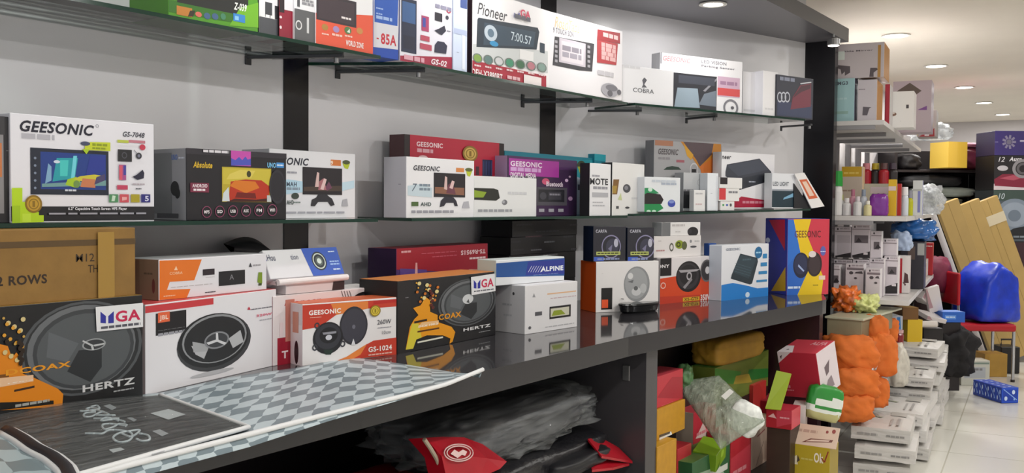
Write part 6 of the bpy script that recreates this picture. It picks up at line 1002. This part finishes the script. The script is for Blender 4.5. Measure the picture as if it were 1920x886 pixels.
# front row on the plinth shelf
m1 = col('packet_box', 'mustard carton at the bottom beside the counter divider', 1232, 1268, 838, 1.53, PB, .14, {'F': MUS, 'T': M('#c8941e', .45), 'R': M('#a8761a', .45), 'L': MUS}, None, 870)
m1b = col('packet_box', 'tall red packet between mustard carton and green packets', 1270, 1296, 842, 1.60, PB, .12, {'F': REDC, 'T': REDC}, None, 870)
z_ = PB+m1.bound_box[1][2]+.001
m2 = col('packet_box', 'mustard envelope box with a white sticker by the divider', 1232, 1284, 768, 1.57, z_, .10, {'F': MUS, 'T': M('#c8941e', .45)}, [('p', [(1236, 830), (1260, 824), (1258, 808), (1236, 816)], '#dcdcd8'), ('p', [(1236, 815), (1256, 808), (1256, 812), (1236, 820)], '#4a4038')], 800)
m3 = col('packet_box', 'red picture packet above the mustard envelope', 1232, 1280, 706, 1.58, z_+m2.bound_box[1][2]+.001, .10, {'F': '#b82a38', 'T': '#c84450'}, [('p', [(1232, 745), (1260, 706), (1280, 706), (1280, 770)], '#a01c2c'), ('k', 1240, 760, 1262, 752, '#d87a84')], 740)
HS('clear packet with a green and white header card', 1284, 722, 1.66, (.12, .07, .09), M('#5f8a5a', .25, var=.5, scale=25, name='green_header'), (0, 0, .3), 112)
g1 = col('packet_box', 'stack of green packets under the lime one', 1298, 1368, 868, 1.54, PB, .12, {'F': '#2f5f3a', 'T': '#4a7a3a'}, [('p', [(1300, 890), (1350, 872), (1360, 890)], '#9ab09a'), ('r', 1330, 886, 1364, 878, '#d8d8d0')], 880)
HB('packet_box', 'lime green packet tilted on the green stack', 1330, 850, 1.57, (.145, .10, .075), (.1, -.22, .1), {'F': '#7aa01c', 'T': '#8ab42a'}, {'F': [('p', [(0, 0), (.4, .3), (.3, 0)], '#4a7a1c'), ('e', .6, .6, .15, .2, '#9ac03a')]})
r1 = col('packet_box', 'upright red packet under the clear bag', 1370, 1408, 815, 1.545, PB, .11, {'F': '#b02430', 'T': '#c03a44', 'R': '#8f1c28'}, [('p', [(1370, 860), (1408, 830), (1408, 890), (1370, 890)], '#c23a48'), ('k', 1374, 884, 1400, 876, '#d88a90')], 850)
r2_ = col('packet_box', 'beige packet with red strokes next to the upright red one', 1410, 1448, 796, 1.56, PB, .11, {'F': '#c4ab98', 'T': '#d0bca8', 'R': '#a88a78'}, [('l', 1420, 818, 1434, 804, .006, '#8a2a2a'), ('l', 1416, 886, 1432, 826, .004, '#5a4038'), ('l', 1428, 884, 1440, 868, .006, '#a83038')], 850)
# open yellow carton
oc = BOX('carton', 'yellow carton with raised beige flaps at the front of the packets', 'box', D(1476, 850, 4.27), D(1556, 850, 4.17), .001, 0, .15, {'F': '#b0981c', 'L': '#2a2018', 'T': '#c8a894', 'R': '#9a8418'}, [('t', 'Ok', 1526, 866, 1544, 850, '#e8dcd0', 'b'), ('l', 1540, 858, 1546, 866, .005, '#8a1c20'), ('l', 1546, 866, 1553, 846, .005, '#8a1c20'), ('p', [(1482, 868), (1496, 870), (1494, 852), (1486, 858)], '#d8ccb0'), ('p', [(1494, 866), (1500, 862), (1496, 852)], '#4a3a2a'), ('k', 1502, 864, 1524, 856, '#c8b860')], row=829, group=HG)
oh = oc.bound_box[1][2]; ow = (Vector(oc.bound_box[4])-Vector(oc.bound_box[0])).x
mb = MB(); T = Matrix.Translation((0, .0, oh))@Matrix.Rotation(math.radians(-42), 4, 'X'); mb.box(-.02, 0, 0, ow+.025, .004, .105, M('#cdb4a0', .6), .001, T=T)
Art(mb, lambda a, b: (a*(ow+.045), b*.105), lambda u, v, e: tuple(T @ Vector((u-.02, -e, v))), ow+.045, .105).run([('k', .2, .6, .6, .75, '#b09484'), ('p', [(.35, .12), (.9, .28), (.92, .40), (.5, .34)], '#6a3a30'), ('p', [(.42, .18), (.84, .30), (.86, .36), (.52, .30)], '#d8c0ae'), ('e', .78, .74, .025, .07, '#8a3a34'), ('e', .9, .8, .035, .1, '#8a3a34'), ('p', [(.06, .7), (.12, .75), (.08, .82)], '#8a4a44')])
k_ = mb.build('flap', oc); k_['label'] = 'beige printed flap'
mb = MB(); mb.box(0.004, .006, oh-.001, ow-.004, .14, oh+.001, M('#3a2a20', .7)); mb.build('mouth_shade_plate', oc)  # flat dark plate on a solid box, painted shade for the carton's inside
# second layer
bx1 = col('packet_box', 'red packet behind the clear bag', 1300, 1342, 774, 1.66, PB+.0, .10, {'F': '#b8283a', 'L': '#b8a898', 'T': '#c84450'}, [('p', [(1304, 822), (1330, 816), (1318, 792)], '#e0c8c4'), ('k', 1306, 812, 1330, 806, '#d8808a')], 800)
bx2 = col('packet_box', 'tall dark red packet behind the lime card', 1412, 1436, 722, 1.70, PB, .10, {'F': '#c03430', 'T': '#d04a44', 'R': '#8f2420'}, None, 760)
bx0 = BOX('carton', 'brown carton under the red box with the lime card', 'box', D(1438, 800, 4.25), D(1482, 800, 4.19), PB, 0, .14, {'F': '#3a2a22', 'T': '#4a382c', 'R': '#33241c'}, None, row=799, group=HG)
bx3 = BOX('packet_box', 'red box under the lime card', 'box', D(1436, 800, 4.24), D(1484, 800, 4.18), PB+bx0.bound_box[1][2]+.001, 0, .14, {'F': '#a81a2a', 'T': '#b83040', 'R': '#c84454'}, [('p', [(1440, 780), (1450, 774), (1456, 784)], '#e0b0b0'), ('p', [(1456, 800), (1486, 794), (1486, 764), (1456, 768)], '#c0384a'), ('k', 1462, 786, 1480, 780, '#e0a0a8')], row=764, group=HG)
z3_ = PB+bx3.bound_box[1][2]
lime = slab(None, 'card', [D(1435, 764, 4.22), D(1464, 767, 4.20), D(1484, 700, 4.25), D(1456, 694, 4.27)], .004, M('#94a80c', .4, name='lime_card')); tag(lime, 'plain lime green card propped on a red box', 'card')
wv = BOX('packet_box', 'white packet between the red boxes and the green pouch', 'box', D(1486, 800, 4.36), D(1510, 800, 4.34), PB, 0, .12, {'F': '#d8ccc8', 'T': '#e4dcd8', 'R': '#c8b8b4', 'L': '#b89a98'}, [('p', [(1470, 790), (1482, 790), (1480, 768), (1470, 770)], '#c05a6a'), ('r', 1486, 950, 1510, 798, '#33211d')], row=758, group=HG)
z4_ = PB+wv.bound_box[1][2]+.002
pz_ = D(1538, 786, 4.36); SOFT('plastic_packet', 'green and white pouch beside the orange bundles', 'packet', (pz_.x, pz_.y, pz_.z), (.16, .07, .16), M('#dfe4dc', .3, name='white_pouch'), (0, .2, yaw-math.pi/2), 121, HG, amp=.08, puff=4)
po = None
for ob in COL.objects:
    if ob.get('label') == 'green and white pouch beside the orange bundles': po = ob
me = po.data; me.materials.append(M('#2f8a38', .3)); me.materials.append(M('#b9b47a', .4))
for f in me.polygons:
    c = f.center
    if c.z > .10+.2*c.x: f.material_index = 1
    elif c.z < .035: f.material_index = 2
    elif .055 < c.z+.1*c.x < .07: f.material_index = 1
# large pink-red carton with white ends
UVBOX('speaker_box', 'large red carton with white printed ends wedged under the counter', 'box', D(1517, 690, 4.47), (.19, .20, .215), (.20, -.07, -1.72), {'F': '#b52a3c', 'T': '#c23f4c', 'R': '#d8ccd0', 'L': '#c8bcc0'}, {'F': [('k', .1, .1, .3, .2, '#d8808c'), ('p', [(0, .75), (.35, 1), (0, 1)], '#ded2d4'), ('p', [(.05, .9), (.12, .94), (.08, .84)], '#5a4048'), ('t', 'AL', .08, .2, .22, .5, '#d88a94', 'b')], 'T': [('t', 'ALFA', .55, .6, .95, .85, '#e0a0a8', 'b'), ('p', [(0, 0), (.4, 0), (.2, .5), (0, .5)], '#e0d6d8'), ('p', [(.15, .15), (.22, .2), (.16, .26)], '#4a3a40')], 'R': [('p', [(.3, .6), (.6, .7), (.5, .45), (.35, .4)], '#6a5a60'), ('p', [(.2, .1), (.7, .1), (.6, .35), (.4, .3)], '#8a7a80')]}, HG)
col('carton', 'red carton under the large red one', 1440, 1466, 752, 1.66, PB, .12, {'F': '#8f1c2a', 'T': '#a83040'}, None, 760)
# kraft bag and green packets on top
gb = col('packet_box', 'pile of green and yellow packets under the kraft bag', 1340, 1440, 690, 1.72, PB+.0, .12, {'F': '#6f7f34', 'T': '#4a8a3a'}, [('p', [(1340, 716), (1380, 720), (1390, 696), (1340, 690)], '#3f8a34'), ('p', [(1400, 714), (1440, 706), (1440, 690), (1404, 692)], '#2f7a34'), ('p', [(1375, 720), (1410, 716), (1404, 700), (1380, 704)], '#b09a3a'), ('r', 1340, 790, 1440, 722, '#2a1a18')], 720)
zk = PB+gb.bound_box[1][2]+.002
pk_ = Y(1385, 690, 1.72); SOFT('kraft_bag', 'mustard kraft paper bag lying on top of the packets', 'bag', (pk_.x, pk_.y+.05, zk), (.50, .16, .12), KRY, (0, -.02, -.10), 131, HG, amp=.05, puff=7, folds=.05)
SOFT('plastic_bag', 'black net bag in the dark corner behind the packets', 'bag', (3.42, 1.83, PB+.35), (.24, .14, .13), M('#15140f', .7, bump=.4, scale=60, name='black_net'), seed=133, amp=.2)
col('carton', 'dark carton at the back behind the packets', 1250, 1340, 745, 1.74, PB, .16, {'F': '#241a16', 'T': '#2c221c'}, None, 780)
# big clear bag with white foam
FOAM = M('#dfe2dd', .35, var=.2, scale=40, name='foam_pieces'); CLR2 = film('clear_bag_film', '#c3cab8', .30, .05, 1.0, 7, (6, 6, 1.2))
TLc, TRc, BRc, BLc = D(1266, 716, 3.98), D(1348, 703, 3.98), D(1434, 788, 3.80), D(1352, 842, 3.76)
cb0 = D(1350, 770, 3.86)
def bag_face(sg, amp):
    def zf(u, v): return 0
    mb, tp, Wx = sheet([TLc.lerp(TRc, i/8)-cb0 for i in range(9)], [BLc.lerp(BRc, i/8)-cb0 for i in range(9)], 26, 30, zf, .0006)
    N = len(mb.v)//2
    for k in range(N):
        u, v = mb.uv[k]; b = (math.sin(math.pi*u)*math.sin(math.pi*v))**.6
        wr = .010*noise.noise(Vector((u*7+sg, v*2, 5)))+.006*abs(noise.noise(Vector((u*16, v*5+sg, 2))))
        off = -FH*(amp*b+wr*b)*sg+UP*(.004*noise.noise(Vector((u*5, v*9, 8))))
        for q_ in (k, N+k): mb.v[q_] = tuple(Vector(mb.v[q_])+off)
    for i in range(len(mb.f)): mb.k.append(mb.mi(CLR2))
    return mb
bo = bag_face(1, .075).build('clear_bag', None, cb0); tag(bo, 'big clear plastic bag of white foam thrown over the packets', 'bag', HG)
bag_face(-1, .02).build('rear_film', bo)
mb = MB(); pf = D(1380, 782, 3.83)-cb0; mb.bm(soft_geo((.145, .07, .13), 142, amp=.12, n=8), FOAM, T=Matrix.Translation(pf+Vector((0, 0, -.055)))@Matrix.Rotation(yaw-math.pi/2, 4, 'Z')@Matrix.Rotation(.6, 4, 'Y')); mb.smooth = True; mb.build('foam_filling', bo)['label'] = 'white foam filling'
mb = MB(); lp = [D(x, y, 3.795)-cb0 for x, y in ((1352, 742), (1368, 728), (1376, 734), (1360, 749))]; mb.add(lp, [(0, 3, 2, 1)], M('#dcdcd8', .4)); mb.build('price_label', bo)['label'] = 'small white label'
